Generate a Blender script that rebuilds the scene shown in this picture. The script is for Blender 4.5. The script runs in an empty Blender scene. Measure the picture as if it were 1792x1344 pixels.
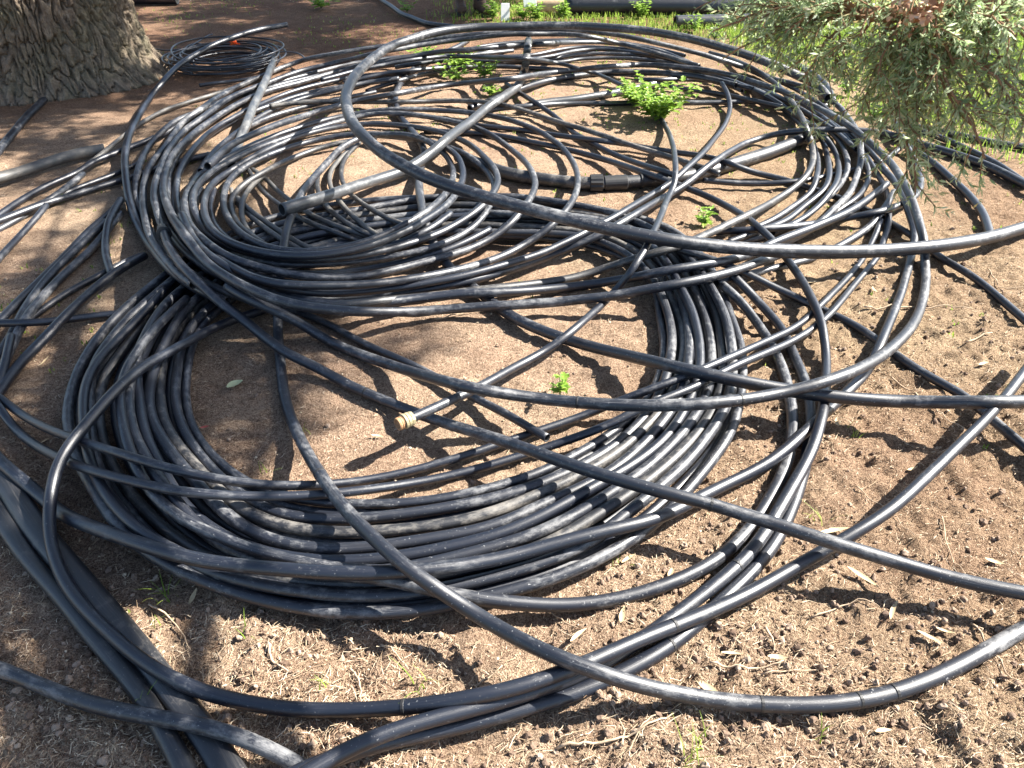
import bpy, bmesh, math, random
import numpy as np
from mathutils import Vector, Matrix

random.seed(7)
rng = np.random.default_rng(7)
R = math.radians

# ------------------------------------------------------------------ camera, sky, sun, exposure
SC = bpy.context.scene
COL = SC.collection
CAM_H, PITCH, F_PX = 1.60, R(36.0), 1354.0
cam_d = bpy.data.cameras.new('camera')
cam = bpy.data.objects.new('camera', cam_d)
COL.objects.link(cam)
cam.location = (0, 0, CAM_H)
cam.rotation_euler = (math.pi / 2 - PITCH, 0, 0)
cam_d.sensor_width = 36.0
cam_d.lens = F_PX / 1792.0 * 36.0
cam_d.clip_start, cam_d.clip_end = 0.05, 1000.0
cam_d.dof.use_dof = True
cam_d.dof.focus_distance = 2.7
cam_d.dof.aperture_fstop = 16.0
SC.camera = cam

SUN_AZ, SUN_EL = R(74.0), R(41.0)            # azimuth clockwise from +Y (to the right of the view)
world = bpy.data.worlds.new('World')
SC.world = world
world.use_nodes = True
wn = world.node_tree
sky = wn.nodes.new('ShaderNodeTexSky')
sky.sky_type = 'NISHITA'
sky.sun_disc = False
sky.sun_elevation = SUN_EL
sky.sun_rotation = SUN_AZ
bg = wn.nodes['Background']
bg.inputs['Strength'].default_value = 0.06
wn.links.new(sky.outputs['Color'], bg.inputs['Color'])

SUN_DIR = Vector((math.sin(SUN_AZ) * math.cos(SUN_EL), math.cos(SUN_AZ) * math.cos(SUN_EL), math.sin(SUN_EL)))
sun_d = bpy.data.lights.new('sun', 'SUN')
sun_d.energy = 5.0
sun_d.angle = R(0.53)
sun_d.color = (1.0, 0.95, 0.87)
sun = bpy.data.objects.new('sun', sun_d)
COL.objects.link(sun)
sun.rotation_euler = SUN_DIR.to_track_quat('Z', 'Y').to_euler()
sun.location = SUN_DIR * 30

SC.view_settings.view_transform = 'Standard'
SC.view_settings.look = 'None'
SC.view_settings.exposure = 2.15
SC.view_settings.gamma = 1.0

# ------------------------------------------------------------------ helpers
FWD = np.array([0, math.cos(PITCH), -math.sin(PITCH)])
UPV = np.array([0, math.sin(PITCH), math.cos(PITCH)])

def ray(px, py):
    px = np.asarray(px, float); py = np.asarray(py, float)
    u = (px - 896.0) / F_PX; v = (672.0 - py) / F_PX
    return np.stack([u, FWD[1] + v * UPV[1], FWD[2] + v * UPV[2]], -1)

def at(px, py, z=0.0):
    """point at height z on the view ray of a photo pixel"""
    d = ray(px, py)
    t = (np.asarray(z, float) - CAM_H) / d[..., 2]
    p = d * t[..., None] if np.ndim(t) else d * t
    p = p + np.array([0, 0, CAM_H])
    return p

def tag(o, label=None, cat=None, group=None, kind=None):
    if label: o['label'] = label
    if cat: o['category'] = cat
    if group: o['group'] = group
    if kind: o['kind'] = kind
    return o

def empty(name, loc):
    o = bpy.data.objects.new(name, None)
    o.empty_display_size = 0.1
    o.location = loc
    COL.objects.link(o)
    return o

def mesh_obj(name, V, Fq, mat, parent=None, smooth=True, loc=None):
    V = np.asarray(V, float)
    if loc is None:
        loc = np.zeros(3)
    loc = np.asarray(loc, float)
    me = bpy.data.meshes.new(name)
    me.from_pydata((V - loc).tolist(), [], [list(map(int, f)) for f in Fq])
    if smooth:
        me.polygons.foreach_set('use_smooth', [True] * len(me.polygons))
    me.materials.append(mat)
    me.update()
    o = bpy.data.objects.new(name, me)
    COL.objects.link(o)
    o.location = loc
    if parent is not None:
        o.parent = parent
        o.location = loc - np.array(parent.location)
    return o

def big_mesh(name, V, F, mat, smooth=False):
    """fast build, F is an (n, k) integer array"""
    V = np.asarray(V, np.float32); F = np.asarray(F, np.int32)
    n, k = F.shape
    me = bpy.data.meshes.new(name)
    me.vertices.add(len(V)); me.vertices.foreach_set('co', V.ravel())
    me.loops.add(n * k); me.loops.foreach_set('vertex_index', F.ravel())
    me.polygons.add(n)
    me.polygons.foreach_set('loop_start', np.arange(n, dtype=np.int32) * k)
    me.polygons.foreach_set('loop_total', np.full(n, k, np.int32))
    me.polygons.foreach_set('use_smooth', np.full(n, smooth))
    me.materials.append(mat)
    me.update(calc_edges=True)
    o = bpy.data.objects.new(name, me)
    COL.objects.link(o)
    return o

# numpy noise
_perm = np.random.default_rng(3).permutation(256)
_perm = np.concatenate([_perm, _perm, _perm])
_val = np.random.default_rng(4).random(256)

def vnoise(x, y, z=0.0):
    x, y, z = np.broadcast_arrays(np.asarray(x, float), np.asarray(y, float), np.asarray(z, float))
    xi = np.floor(x).astype(int); yi = np.floor(y).astype(int); zi = np.floor(z).astype(int)
    fx = x - xi; fy = y - yi; fz = z - zi
    fx = fx * fx * (3 - 2 * fx); fy = fy * fy * (3 - 2 * fy); fz = fz * fz * (3 - 2 * fz)
    def h(a, b, c):
        return _val[_perm[_perm[_perm[a & 255] + (b & 255)] + (c & 255)]]
    r = 0
    for dx in (0, 1):
        for dy in (0, 1):
            for dz in (0, 1):
                w = (fx if dx else 1 - fx) * (fy if dy else 1 - fy) * (fz if dz else 1 - fz)
                r = r + w * h(xi + dx, yi + dy, zi + dz)
    return r * 2 - 1

def fbm(x, y, z=0.0, o=4):
    r, a, f = 0, 1.0, 1.0
    for i in range(o):
        r = r + a * vnoise(np.asarray(x) * f + 17.3 * i, np.asarray(y) * f - 9.1 * i, np.asarray(z) * f)
        a *= 0.5; f *= 2.03
    return r

# ------------------------------------------------------------------ materials
class N:
    def __init__(self, name):
        self.m = bpy.data.materials.new(name); self.m.use_nodes = True
        self.t = self.m.node_tree
        self.b = self.t.nodes['Principled BSDF']
    def new(self, ty, **kw):
        n = self.t.nodes.new(ty)
        for k, v in kw.items():
            if k.startswith('i_'):
                n.inputs[k[2:].replace('_', ' ')].default_value = v
            else:
                setattr(n, k, v)
        return n
    def link(self, a, b): self.t.links.new(a, b)
    def noise(self, vec, scale, detail=4, rough=0.6):
        n = self.new('ShaderNodeTexNoise')
        n.inputs['Scale'].default_value = scale; n.inputs['Detail'].default_value = detail
        n.inputs['Roughness'].default_value = rough
        if vec is not None: self.link(vec, n.inputs['Vector'])
        return n.outputs['Fac']
    def ramp(self, fac, stops):
        r = self.new('ShaderNodeValToRGB')
        e = r.color_ramp.elements
        while len(e) > 1: e.remove(e[-1])
        e[0].position = stops[0][0]; e[0].color = (*stops[0][1], 1)
        for p, c in stops[1:]:
            x = e.new(p); x.color = (*c, 1)
        self.link(fac, r.inputs['Fac'])
        return r.outputs['Color']
    def mix(self, fac, a, b, ty='MIX'):
        m = self.new('ShaderNodeMix', data_type='RGBA', blend_type=ty)
        if isinstance(fac, (int, float)): m.inputs['Factor'].default_value = fac
        else: self.link(fac, m.inputs['Factor'])
        for s, v in (('A', a), ('B', b)):
            i = [q for q in m.inputs if q.name == s and q.type == 'RGBA'][0]
            if isinstance(v, tuple): i.default_value = (*v, 1)
            else: self.link(v, i)
        return [q for q in m.outputs if q.type == 'RGBA'][0]
    def math(self, op, a, b=0.0, clamp=False):
        m = self.new('ShaderNodeMath', operation=op); m.use_clamp = clamp
        for i, v in enumerate((a, b)):
            if isinstance(v, (int, float)): m.inputs[i].default_value = v
            else: self.link(v, m.inputs[i])
        return m.outputs[0]
    def bump(self, h, strength, dist=0.01):
        b = self.new('ShaderNodeBump'); b.inputs['Strength'].default_value = strength
        b.inputs['Distance'].default_value = dist
        self.link(h, b.inputs['Height']); self.link(b.outputs['Normal'], self.b.inputs['Normal'])
    def base(self, c):
        if isinstance(c, tuple): self.b.inputs['Base Color'].default_value = (*c, 1)
        else: self.link(c, self.b.inputs['Base Color'])
    def rough(self, r):
        if isinstance(r, (int, float)): self.b.inputs['Roughness'].default_value = r
        else: self.link(r, self.b.inputs['Roughness'])

def plain(name, col, rough=0.6, spec=0.5, var=0.25, scale=30):
    n = N(name)
    tc = n.new('ShaderNodeTexCoord')
    f = n.noise(tc.outputs['Object'], scale)
    dark = tuple(c * (1 - var) for c in col); lite = tuple(min(1, c * (1 + var)) for c in col)
    n.base(n.ramp(f, [(0.3, dark), (0.7, lite)]))
    n.rough(rough); n.b.inputs['Specular IOR Level'].default_value = spec
    return n.m

def pipe_mat(name, black, dust, amount, rough):
    """black polyethylene: dull skin, patches of dried dirt, fine scuffs along the length"""
    n = N(name)
    tc = n.new('ShaderNodeTexCoord'); uv = tc.outputs['UV']; ob = tc.outputs['Object']
    oi = n.new('ShaderNodeObjectInfo')
    sc = n.new('ShaderNodeMapping'); n.link(uv, sc.inputs['Vector'])
    sc.inputs['Scale'].default_value = (6.0, 60.0, 1.0)
    add = n.new('ShaderNodeVectorMath', operation='ADD'); n.link(sc.outputs['Vector'], add.inputs[0])
    rv = n.new('ShaderNodeCombineXYZ'); n.link(n.math('MULTIPLY', oi.outputs['Random'], 90.0), rv.inputs[0])
    n.link(rv.outputs[0], add.inputs[1])
    streak = n.noise(add.outputs[0], 1.0, 5, 0.7)
    sc2 = n.new('ShaderNodeMapping'); n.link(uv, sc2.inputs['Vector']); sc2.inputs['Scale'].default_value = (26.0, 5.0, 1.0)
    add2 = n.new('ShaderNodeVectorMath', operation='ADD'); n.link(sc2.outputs['Vector'], add2.inputs[0]); n.link(rv.outputs[0], add2.inputs[1])
    blot = n.noise(add2.outputs[0], 1.0, 7, 0.75)
    patch = n.noise(ob, 4.5, 3, 0.6)
    speck = n.noise(ob, 170.0, 2, 0.5)
    m1 = n.math('ADD', n.math('MULTIPLY', blot, 0.6), n.math('MULTIPLY', patch, 0.4))
    m1 = n.math('ADD', m1, n.math('MULTIPLY', n.math('SUBTRACT', oi.outputs['Random'], 0.5), 0.08))
    mr = n.new('ShaderNodeMapRange'); mr.inputs['From Min'].default_value = 0.575 - amount * 0.10
    mr.inputs['From Max'].default_value = 0.68 - amount * 0.06
    n.link(m1, mr.inputs['Value'])
    heavy = n.math('MULTIPLY', mr.outputs['Result'], 0.30 + 0.42 * amount)
    ms = n.new('ShaderNodeMapRange'); ms.inputs['From Min'].default_value = 0.52; ms.inputs['From Max'].default_value = 0.78
    n.link(streak, ms.inputs['Value'])
    mk = n.new('ShaderNodeMapRange'); mk.inputs['From Min'].default_value = 0.69; mk.inputs['From Max'].default_value = 0.73
    n.link(speck, mk.inputs['Value'])
    mp2 = n.new('ShaderNodeMapRange'); mp2.inputs['From Min'].default_value = 0.44; mp2.inputs['From Max'].default_value = 0.60
    n.link(n.noise(ob, 2.3, 2, 0.5), mp2.inputs['Value'])
    light = n.math('MULTIPLY', ms.outputs['Result'], n.math('ADD', n.math('MULTIPLY', mp2.outputs['Result'], 0.22 + 0.45 * amount), 0.08))
    tot = n.math('MAXIMUM', n.math('ADD', heavy, light, True), n.math('MULTIPLY', mk.outputs['Result'], 0.45 + 0.5 * amount))
    tot = n.math('MULTIPLY', tot, 0.85, True)
    n.base(n.mix(tot, black, dust))
    n.rough(n.math('ADD', n.math('MULTIPLY', tot, 0.40), n.math('ADD', n.math('MULTIPLY', blot, 0.16), rough - 0.08), True))
    n.b.inputs['Specular IOR Level'].default_value = 0.8
    n.bump(n.math('ADD', n.math('MULTIPLY', tot, 0.6), n.math('MULTIPLY', streak, 0.5)), 0.25, 0.003)
    return n.m

M = {}
M['clean'] = pipe_mat('black_pipe_plastic', (0.0055, 0.0078, 0.0150), (0.23, 0.235, 0.24), 0.2, 0.40)
M['dusty'] = pipe_mat('black_pipe_dusty', (0.0075, 0.0095, 0.0160), (0.30, 0.30, 0.30), 0.62, 0.43)
M['muddy'] = pipe_mat('black_pipe_muddy', (0.011, 0.0115, 0.0140), (0.28, 0.255, 0.22), 0.8, 0.47)
M['grey'] = pipe_mat('weathered_grey_pipe', (0.055, 0.053, 0.05), (0.20, 0.18, 0.15), 0.8, 0.55)
M['pale'] = pipe_mat('chalky_pipe', (0.040, 0.042, 0.046), (0.22, 0.22, 0.215), 0.55, 0.36)
M['hose'] = pipe_mat('layflat_rubber', (0.014, 0.015, 0.018), (0.19, 0.17, 0.15), 0.5, 0.42)
M['bore'] = plain('pipe_bore', (0.006, 0.006, 0.007), 0.8)
M['fit'] = plain('black_fitting', (0.018, 0.018, 0.019), 0.5, scale=60)
M['brass'] = plain('tan_fitting', (0.30, 0.255, 0.15), 0.55, scale=70)
M['rust'] = plain('orange_clay_plug', (0.36, 0.20, 0.10), 0.7, scale=60)

def soil_material():
    n = N('mulch_soil')
    tc = n.new('ShaderNodeTexCoord'); ob = tc.outputs['Object']
    big = n.noise(ob, 0.9, 4, 0.6); mid = n.noise(ob, 9, 5, 0.65)
    fine = n.noise(ob, 75, 5, 0.75); grit = n.noise(ob, 260, 3, 0.7)
    c1 = n.ramp(fine, [(0.33, (0.070, 0.045, 0.033)), (0.455, (0.22, 0.155, 0.112)), (0.56, (0.41, 0.315, 0.232)), (0.70, (0.62, 0.51, 0.395))])
    c2 = n.ramp(grit, [(0.37, (0.045, 0.028, 0.021)), (0.475, (0.26, 0.188, 0.136)), (0.62, (0.74, 0.62, 0.48))])
    c = n.mix(0.5, c1, c2)
    tone = n.ramp(big, [(0.35, (0.88, 0.76, 0.70)), (0.65, (1.12, 1.08, 1.00))])
    c = n.mix(1.0, c, tone, 'MULTIPLY')
    sx = n.new('ShaderNodeSeparateXYZ'); n.link(ob, sx.inputs[0])
    zone = n.math('ADD', n.math('MULTIPLY', sx.outputs[0], 0.8), n.math('SUBTRACT', big, 0.6))
    c = n.mix(n.math('MULTIPLY', n.math('ADD', zone, 0.0, True), 1.0, True), c, n.mix(1.0, c, (0.86, 0.85, 0.78), 'MULTIPLY'))
    t2 = n.ramp(mid, [(0.35, (0.80, 0.78, 0.77)), (0.65, (1.12, 1.12, 1.12))])
    c = n.mix(1.0, c, t2, 'MULTIPLY')
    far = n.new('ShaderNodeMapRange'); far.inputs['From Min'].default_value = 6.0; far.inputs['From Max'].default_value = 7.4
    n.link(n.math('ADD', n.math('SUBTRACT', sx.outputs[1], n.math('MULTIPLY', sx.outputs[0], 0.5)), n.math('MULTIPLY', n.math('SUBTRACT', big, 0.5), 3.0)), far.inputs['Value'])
    c = n.mix(far.outputs['Result'], c, n.mix(1.0, c, (0.58, 0.48, 0.44), 'MULTIPLY'))      # mulch tone multiplied darker towards the back and left
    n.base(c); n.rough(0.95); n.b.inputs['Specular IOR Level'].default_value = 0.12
    h = n.math('ADD', n.math('MULTIPLY', fine, 0.7), n.math('MULTIPLY', grit, 0.45))
    n.bump(h, 1.0, 0.03)
    return n.m
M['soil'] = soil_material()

def island_mat(name, stops, rough=0.8, spec=0.2, transl=0.0):
    n = N(name)
    g = n.new('ShaderNodeNewGeometry')
    n.base(n.ramp(g.outputs['Random Per Island'], stops))
    n.rough(rough); n.b.inputs['Specular IOR Level'].default_value = spec
    if transl:
        tr = n.new('ShaderNodeBsdfTranslucent')
        r = n.ramp(g.outputs['Random Per Island'], stops); n.link(r, tr.inputs['Color'])
        ms = n.new('ShaderNodeMixShader'); ms.inputs[0].default_value = transl
        n.link(n.b.outputs[0], ms.inputs[1]); n.link(tr.outputs[0], ms.inputs[2])
        n.link(ms.outputs[0], n.t.nodes['Material Output'].inputs['Surface'])
    return n.m
M['needle'] = island_mat('dry_needles', [(0, (0.07, 0.038, 0.026)), (0.35, (0.21, 0.125, 0.080)), (0.7, (0.42, 0.30, 0.20)), (1, (0.68, 0.56, 0.41))], 0.8)
M['clod'] = island_mat('soil_clods', [(0, (0.10, 0.067, 0.048)), (0.5, (0.20, 0.142, 0.104)), (1, (0.34, 0.26, 0.195))], 0.95, 0.1)
M['chip'] = island_mat('bark_chips', [(0, (0.20, 0.13, 0.08)), (0.6, (0.42, 0.32, 0.21)), (1, (0.62, 0.52, 0.38))], 0.85, 0.15)
M['dleaf'] = plain('dry_leaf', (0.52, 0.40, 0.235), 0.6, 0.3, 0.3, 18)
M['gleaf'] = plain('pale_fallen_leaf', (0.40, 0.42, 0.24), 0.6, 0.3, 0.2, 30)
M['twig'] = plain('dry_twig', (0.40, 0.30, 0.205), 0.8, 0.2, 0.35, 60)
M['grass'] = island_mat('grass_blades', [(0, (0.11, 0.20, 0.025)), (0.6, (0.24, 0.36, 0.05)), (1, (0.42, 0.46, 0.13))], 0.55, 0.3, 0.5)
M['weed'] = island_mat('weed_leaves', [(0, (0.14, 0.27, 0.03)), (0.6, (0.25, 0.41, 0.05)), (1, (0.40, 0.50, 0.12))], 0.45, 0.45, 0.5)
M['wstem'] = plain('weed_stem', (0.12, 0.18, 0.05), 0.6)
M['conleaf'] = island_mat('conifer_scales', [(0, (0.17, 0.25, 0.10)), (0.5, (0.36, 0.46, 0.25)), (0.9, (0.54, 0.61, 0.41)), (1, (0.48, 0.36, 0.14))], 0.42, 0.5, 0.6)
M['contwig'] = plain('conifer_twig', (0.24, 0.135, 0.075), 0.8, 0.2, 0.3, 60)
M['crown'] = island_mat('tree_leaves', [(0, (0.035, 0.065, 0.02)), (1, (0.10, 0.15, 0.045))], 0.6, 0.3, 0.25)

def bark_material():
    n = N('rough_bark')
    tc = n.new('ShaderNodeTexCoord'); ob = tc.outputs['Object']
    mp = n.new('ShaderNodeMapping'); n.link(ob, mp.inputs['Vector']); mp.inputs['Scale'].default_value = (1, 1, 0.3)
    a = n.noise(mp.outputs['Vector'], 26, 6, 0.7); b = n.noise(ob, 90, 4, 0.7); c = n.noise(ob, 3, 3)
    col = n.ramp(a, [(0.30, (0.055, 0.042, 0.032)), (0.48, (0.150, 0.112, 0.080)), (0.70, (0.30, 0.24, 0.180))])
    col = n.mix(0.30, col, n.ramp(b, [(0.3, (0.07, 0.055, 0.045)), (0.7, (0.33, 0.28, 0.22))]))
    col = n.mix(n.math('MULTIPLY', n.math('SUBTRACT', c, 0.45, True), 1.2), col, (0.15, 0.17, 0.09))
    n.base(col); n.rough(0.95); n.b.inputs['Specular IOR Level'].default_value = 0.1
    n.bump(n.math('ADD', a, n.math('MULTIPLY', b, 0.5)), 0.9, 0.02)
    return n.m
M['bark'] = bark_material()

# ------------------------------------------------------------------ ground
def rough_zone(x, y):
    """loose cloddy earth in front and to the right, fine needle litter elsewhere"""
    a = np.clip((x * 0.9 - 0.25 * (y - 1.6) + 0.35 + 0.25 * fbm(x * 1.3, y * 1.3, 5.0, 3)) * 1.1, 0, 1)
    b = np.clip((1.75 - y + 0.2 * fbm(x * 2, y * 2, 2.0, 2)) * 1.6, 0, 1)
    f = np.clip((4.2 - y) / 1.5, 0, 1)
    return np.maximum(a * f, b)

def ground_h(x, y):
    x = np.asarray(x, float); y = np.asarray(y, float)
    rz = rough_zone(x, y)
    near = np.clip((14 - np.hypot(x, y)) / 6, 0, 1)
    h = 0.012 * fbm(x * 1.6, y * 1.6, 0.0, 3) - 0.012
    h = h + (0.0050 + 0.0095 * rz) * fbm(x * 11, y * 11, 3.0, 3)
    h = h + (0.0024 + 0.0078 * rz) * fbm(x * 34, y * 34, 7.0, 2)
    return h * near

def axis(lo, hi, step, out, n):
    core = np.arange(lo, hi + 1e-6, step)
    g = np.geomspace(step, out - max(abs(lo), abs(hi)), n)
    return np.concatenate([lo - g[::-1], core, hi + g])
gx = axis(-2.4, 2.6, 0.0115, 300, 46)
gy = np.concatenate([-np.geomspace(0.012, 300, 40)[::-1] + 0.75, np.arange(0.75, 4.2, 0.0115), np.arange(4.2, 7.5, 0.03), 7.5 + np.geomspace(0.04, 300, 60)])
GX, GY = np.meshgrid(gx, gy)
GZ = ground_h(GX, GY)
nx, ny = len(gx), len(gy)
idx = np.arange(nx * ny).reshape(ny, nx)
gf = np.stack([idx[:-1, :-1], idx[:-1, 1:], idx[1:, 1:], idx[1:, :-1]], -1).reshape(-1, 4)
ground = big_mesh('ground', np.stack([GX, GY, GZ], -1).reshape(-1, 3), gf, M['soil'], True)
tag(ground, kind='structure')

# ------------------------------------------------------------------ pipes: draped one after another over a height field
CELL = 0.01
HX0, HY0, HNX, HNY = -6.0, 0.2, 1200, 1300
HM = np.full((HNX, HNY), -1.0)

def hm_raise(P, r):
    k = int(math.ceil(r / CELL))
    ox, oy = np.meshgrid(np.arange(-k, k + 1), np.arange(-k, k + 1), indexing='ij')
    ci = np.round((P[:, 0] - HX0) / CELL).astype(int); cj = np.round((P[:, 1] - HY0) / CELL).astype(int)
    for dx, dy in zip(ox.ravel(), oy.ravel()):
        d2 = (dx * CELL) ** 2 + (dy * CELL) ** 2
        if d2 > r * r: continue
        i, j = ci + dx, cj + dy
        ok = (i >= 0) & (i < HNX) & (j >= 0) & (j < HNY)
        np.maximum.at(HM, (i[ok], j[ok]), P[ok, 2] + math.sqrt(r * r - d2))

def hm_need(P, r):
    k = int(math.ceil(r / CELL))
    need = np.full(len(P), -1.0)
    ci = np.round((P[:, 0] - HX0) / CELL).astype(int); cj = np.round((P[:, 1] - HY0) / CELL).astype(int)
    for dx in range(-k, k + 1):
        for dy in range(-k, k + 1):
            d2 = (dx * CELL) ** 2 + (dy * CELL) ** 2
            if d2 > r * r: continue
            i = np.clip(ci + dx, 0, HNX - 1); j = np.clip(cj + dy, 0, HNY - 1)
            hv = HM[i, j]
            need = np.maximum(need, np.where(hv > 0, hv + math.sqrt(r * r - d2) * 0.9, -1))
    return need

def catmull(P, n_per=14):
    P = np.asarray(P, float)
    Q = np.vstack([2 * P[0] - P[1], P, 2 * P[-1] - P[-2]])
    out = []
    for i in range(1, len(Q) - 2):
        p0, p1, p2, p3 = Q[i - 1], Q[i], Q[i + 1], Q[i + 2]
        t0 = 0.0
        t1 = t0 + max(1e-3, np.linalg.norm((p1 - p0)[:2])) ** 0.5
        t2 = t1 + max(1e-3, np.linalg.norm((p2 - p1)[:2])) ** 0.5
        t3 = t2 + max(1e-3, np.linalg.norm((p3 - p2)[:2])) ** 0.5
        t = np.linspace(t1, t2, n_per, endpoint=False)[:, None]
        a1 = (t1 - t) / (t1 - t0) * p0 + (t - t0) / (t1 - t0) * p1
        a2 = (t2 - t) / (t2 - t1) * p1 + (t - t1) / (t2 - t1) * p2
        a3 = (t3 - t) / (t3 - t2) * p2 + (t - t2) / (t3 - t2) * p3
        b1 = (t2 - t) / (t2 - t0) * a1 + (t - t0) / (t2 - t0) * a2
        b2 = (t3 - t) / (t3 - t1) * a2 + (t - t1) / (t3 - t1) * a3
        out.append((t2 - t) / (t2 - t1) * b1 + (t - t1) / (t2 - t1) * b2)
    out.append(P[-1:])
    return np.vstack(out)

def gauss(a, s):
    if len(a) < 4: return a
    k = int(3 * s) + 1
    w = np.exp(-0.5 * (np.arange(-k, k + 1) / s) ** 2); w /= w.sum()
    return np.convolve(np.pad(a, k, mode='edge'), w, 'valid')

def maxfilt(a, k):
    p = np.pad(a, k, mode='edge')
    return np.max([p[i:i + len(a)] for i in range(2 * k + 1)], 0)

STEP = 0.022
def drape(pts, dia, stiff=5.0, cap=0.46, sm=2.0, pre=None, hold=0, lift=0.0):
    """photo-pixel path (x, y[, z hint]) -> 3-D centre line resting on the ground or on what lies under it.
    pre: an earlier centre line that this one continues; hold: samples at the end not yet laid down"""
    r = dia / 2000.0
    A = np.array([(p[0], p[1], p[2] if len(p) > 2 else 0.0) for p in pts], float)
    D = catmull(A)
    P = at(D[:, 0], D[:, 1], r)
    s = np.concatenate([[0], np.cumsum(np.linalg.norm(np.diff(P, axis=0), axis=1))])
    n = max(6, int(s[-1] / STEP))
    u = np.linspace(0, s[-1], n)
    px, py, zh = (np.interp(u, s, D[:, i]) for i in range(3))
    e0, e1 = (px[0], py[0]), (px[-1], py[-1])
    ramp_ = np.linspace(0, 1, n)
    px = gauss(px, sm); py = gauss(py, sm)
    px += (e0[0] - px[0]) * np.exp(-np.arange(n) / (2 * sm)) + (e1[0] - px[-1]) * np.exp(-np.arange(n)[::-1] / (2 * sm))
    py += (e0[1] - py[0]) * np.exp(-np.arange(n) / (2 * sm)) + (e1[1] - py[-1]) * np.exp(-np.arange(n)[::-1] / (2 * sm))
    sd_ = random.random() * 500; wl_ = np.linspace(0, s[-1], n)
    win_ = np.minimum(1, np.minimum(np.arange(n), np.arange(n)[::-1]) / 12.0)
    px = px + win_ * (1.3 * vnoise(wl_ * 3.1 + sd_, 1.5) + .6 * vnoise(wl_ * 9 + sd_, 7.5)); py = py + win_ * (1.1 * vnoise(wl_ * 3.3 + sd_, 3.5) + .5 * vnoise(wl_ * 9 + sd_, 9.5))
    floor = np.maximum(zh, r)
    z = floor.copy()
    for it in range(7):
        P = at(px, py, z)
        need = hm_need(P, r)
        need = np.maximum(np.where(need > 0, need + lift, need), floor)
        need = np.minimum(need, cap)
        zn = gauss(maxfilt(need, int(stiff)), stiff)
        zn = np.maximum(zn, r * 0.95)
        z = zn if it == 0 else 0.5 * z + 0.5 * zn
    if pre is not None:
        z = z + (pre[-1, 2] - z[0]) * np.exp(-(np.arange(n) / 12.0) ** 2)
    P = at(px, py, z)
    s = np.concatenate([[0], np.cumsum(np.linalg.norm(np.diff(P, axis=0), axis=1))])
    n = max(6, int(s[-1] / STEP))
    u = np.linspace(0, s[-1], n)
    P = np.stack([np.interp(u, s, gauss(P[:, i], 1.5)) for i in range(3)], -1)
    lay(P[:max(2, n - hold)], r)
    return P, r

def lay(P, r):
    s = np.concatenate([[0], np.cumsum(np.linalg.norm(np.diff(P, axis=0), axis=1))])
    fine = np.linspace(0, s[-1], max(8, int(s[-1] / (CELL * 0.8))))
    hm_raise(np.stack([np.interp(fine, s, P[:, i]) for i in range(3)], -1), r)

def tube_mesh(name, P, r, mat, flat=None, sides=14, hollow=True, wob=0.032):
    """swept tube with an open, walled end; flat=(w, h) gives a flattened hose section"""
    n = len(P)
    T = np.gradient(P, axis=0); T /= np.linalg.norm(T, axis=1)[:, None]
    up = np.array([0, 0, 1.0])
    S = np.cross(T, up); S /= np.maximum(1e-6, np.linalg.norm(S, axis=1))[:, None]
    U = np.cross(S, T)
    a = np.linspace(0, 2 * np.pi, sides, endpoint=False)
    L = np.concatenate([[0], np.cumsum(np.linalg.norm(np.diff(P, axis=0), axis=1))])
    seed = random.random() * 100
    ov = 1 + wob * 2.2 * vnoise(L * 2.3 + seed, seed) ; rr = r * (1 + wob * vnoise(L * 6 + seed, 4.4))
    if flat is None:
        ca, sa = np.cos(a)[None, :] * (rr * ov)[:, None], np.sin(a)[None, :] * (rr / ov)[:, None]
    else:
        w, h = flat
        ww = w * (1 + 0.14 * vnoise(L * 3.1 + seed, 1.0)); hh = h * (1 + 0.35 * vnoise(L * 4.0 + seed, 8.0))
        ca = (np.sign(np.cos(a)) * np.abs(np.cos(a)) ** 0.8)[None, :] * ww[:, None]
        sa = (np.sign(np.sin(a)) * np.abs(np.sin(a)) ** 1.0)[None, :] * hh[:, None]
    ring = P[:, None, :] + S[:, None, :] * ca[..., None] + U[:, None, :] * sa[..., None]
    V = [ring.reshape(-1, 3)]
    F = []
    uvs = []
    for i in range(n - 1):
        b = i * sides
        for j in range(sides):
            k = (j + 1) % sides
            F.append((b + j, b + k, b + sides + k, b + sides + j))
            v0, v1 = j / sides, (j + 1) / sides
            uvs += [(L[i], v0), (L[i], v1), (L[i + 1], v1), (L[i + 1], v0)]
    off = n * sides
    mats = [0] * len(F)
    for end in (0, n - 1):
        sg = -1 if end == 0 else 1
        inner = P[end] + (ring[end] - P[end]) * 0.84
        deep = inner - sg * T[end] * r * 2.4
        V += [inner, deep, (P[end] - sg * T[end] * r * 2.4)[None]]
        o = end * sides
        for j in range(sides):
            k = (j + 1) % sides
            q = [(o + j, off + j, off + k, o + k), (off + j, off + sides + j, off + sides + k, off + k)]
            if sg > 0: q = [tuple(reversed(x)) for x in q]
            F += q; mats += [0, 1]
            t = (off + sides + j, off + 2 * sides, off + sides + k)
            if sg > 0: t = tuple(reversed(t))
            F.append(t); mats.append(1)
            uvs += [(L[end], 0.1)] * 11
        off += 2 * sides + 1
    V = np.vstack(V)
    base = P[len(P) // 2].copy(); base[2] = 0
    me = bpy.data.meshes.new(name)
    me.from_pydata((V - base).tolist(), [], F)
    me.materials.append(mat); me.materials.append(M['bore'])
    me.polygons.foreach_set('material_index', mats)
    me.polygons.foreach_set('use_smooth', [True] * len(F))
    ul = me.uv_layers.new(name='UVMap')
    ul.data.foreach_set('uv', np.array(uvs, np.float32).ravel())
    me.update()
    o = bpy.data.objects.new(name, me); COL.objects.link(o)
    o.location = base
    return o

PATH = {}
def pts(s):
    return [tuple(float(v) for v in t.split(',')) for t in s.split()]

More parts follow.
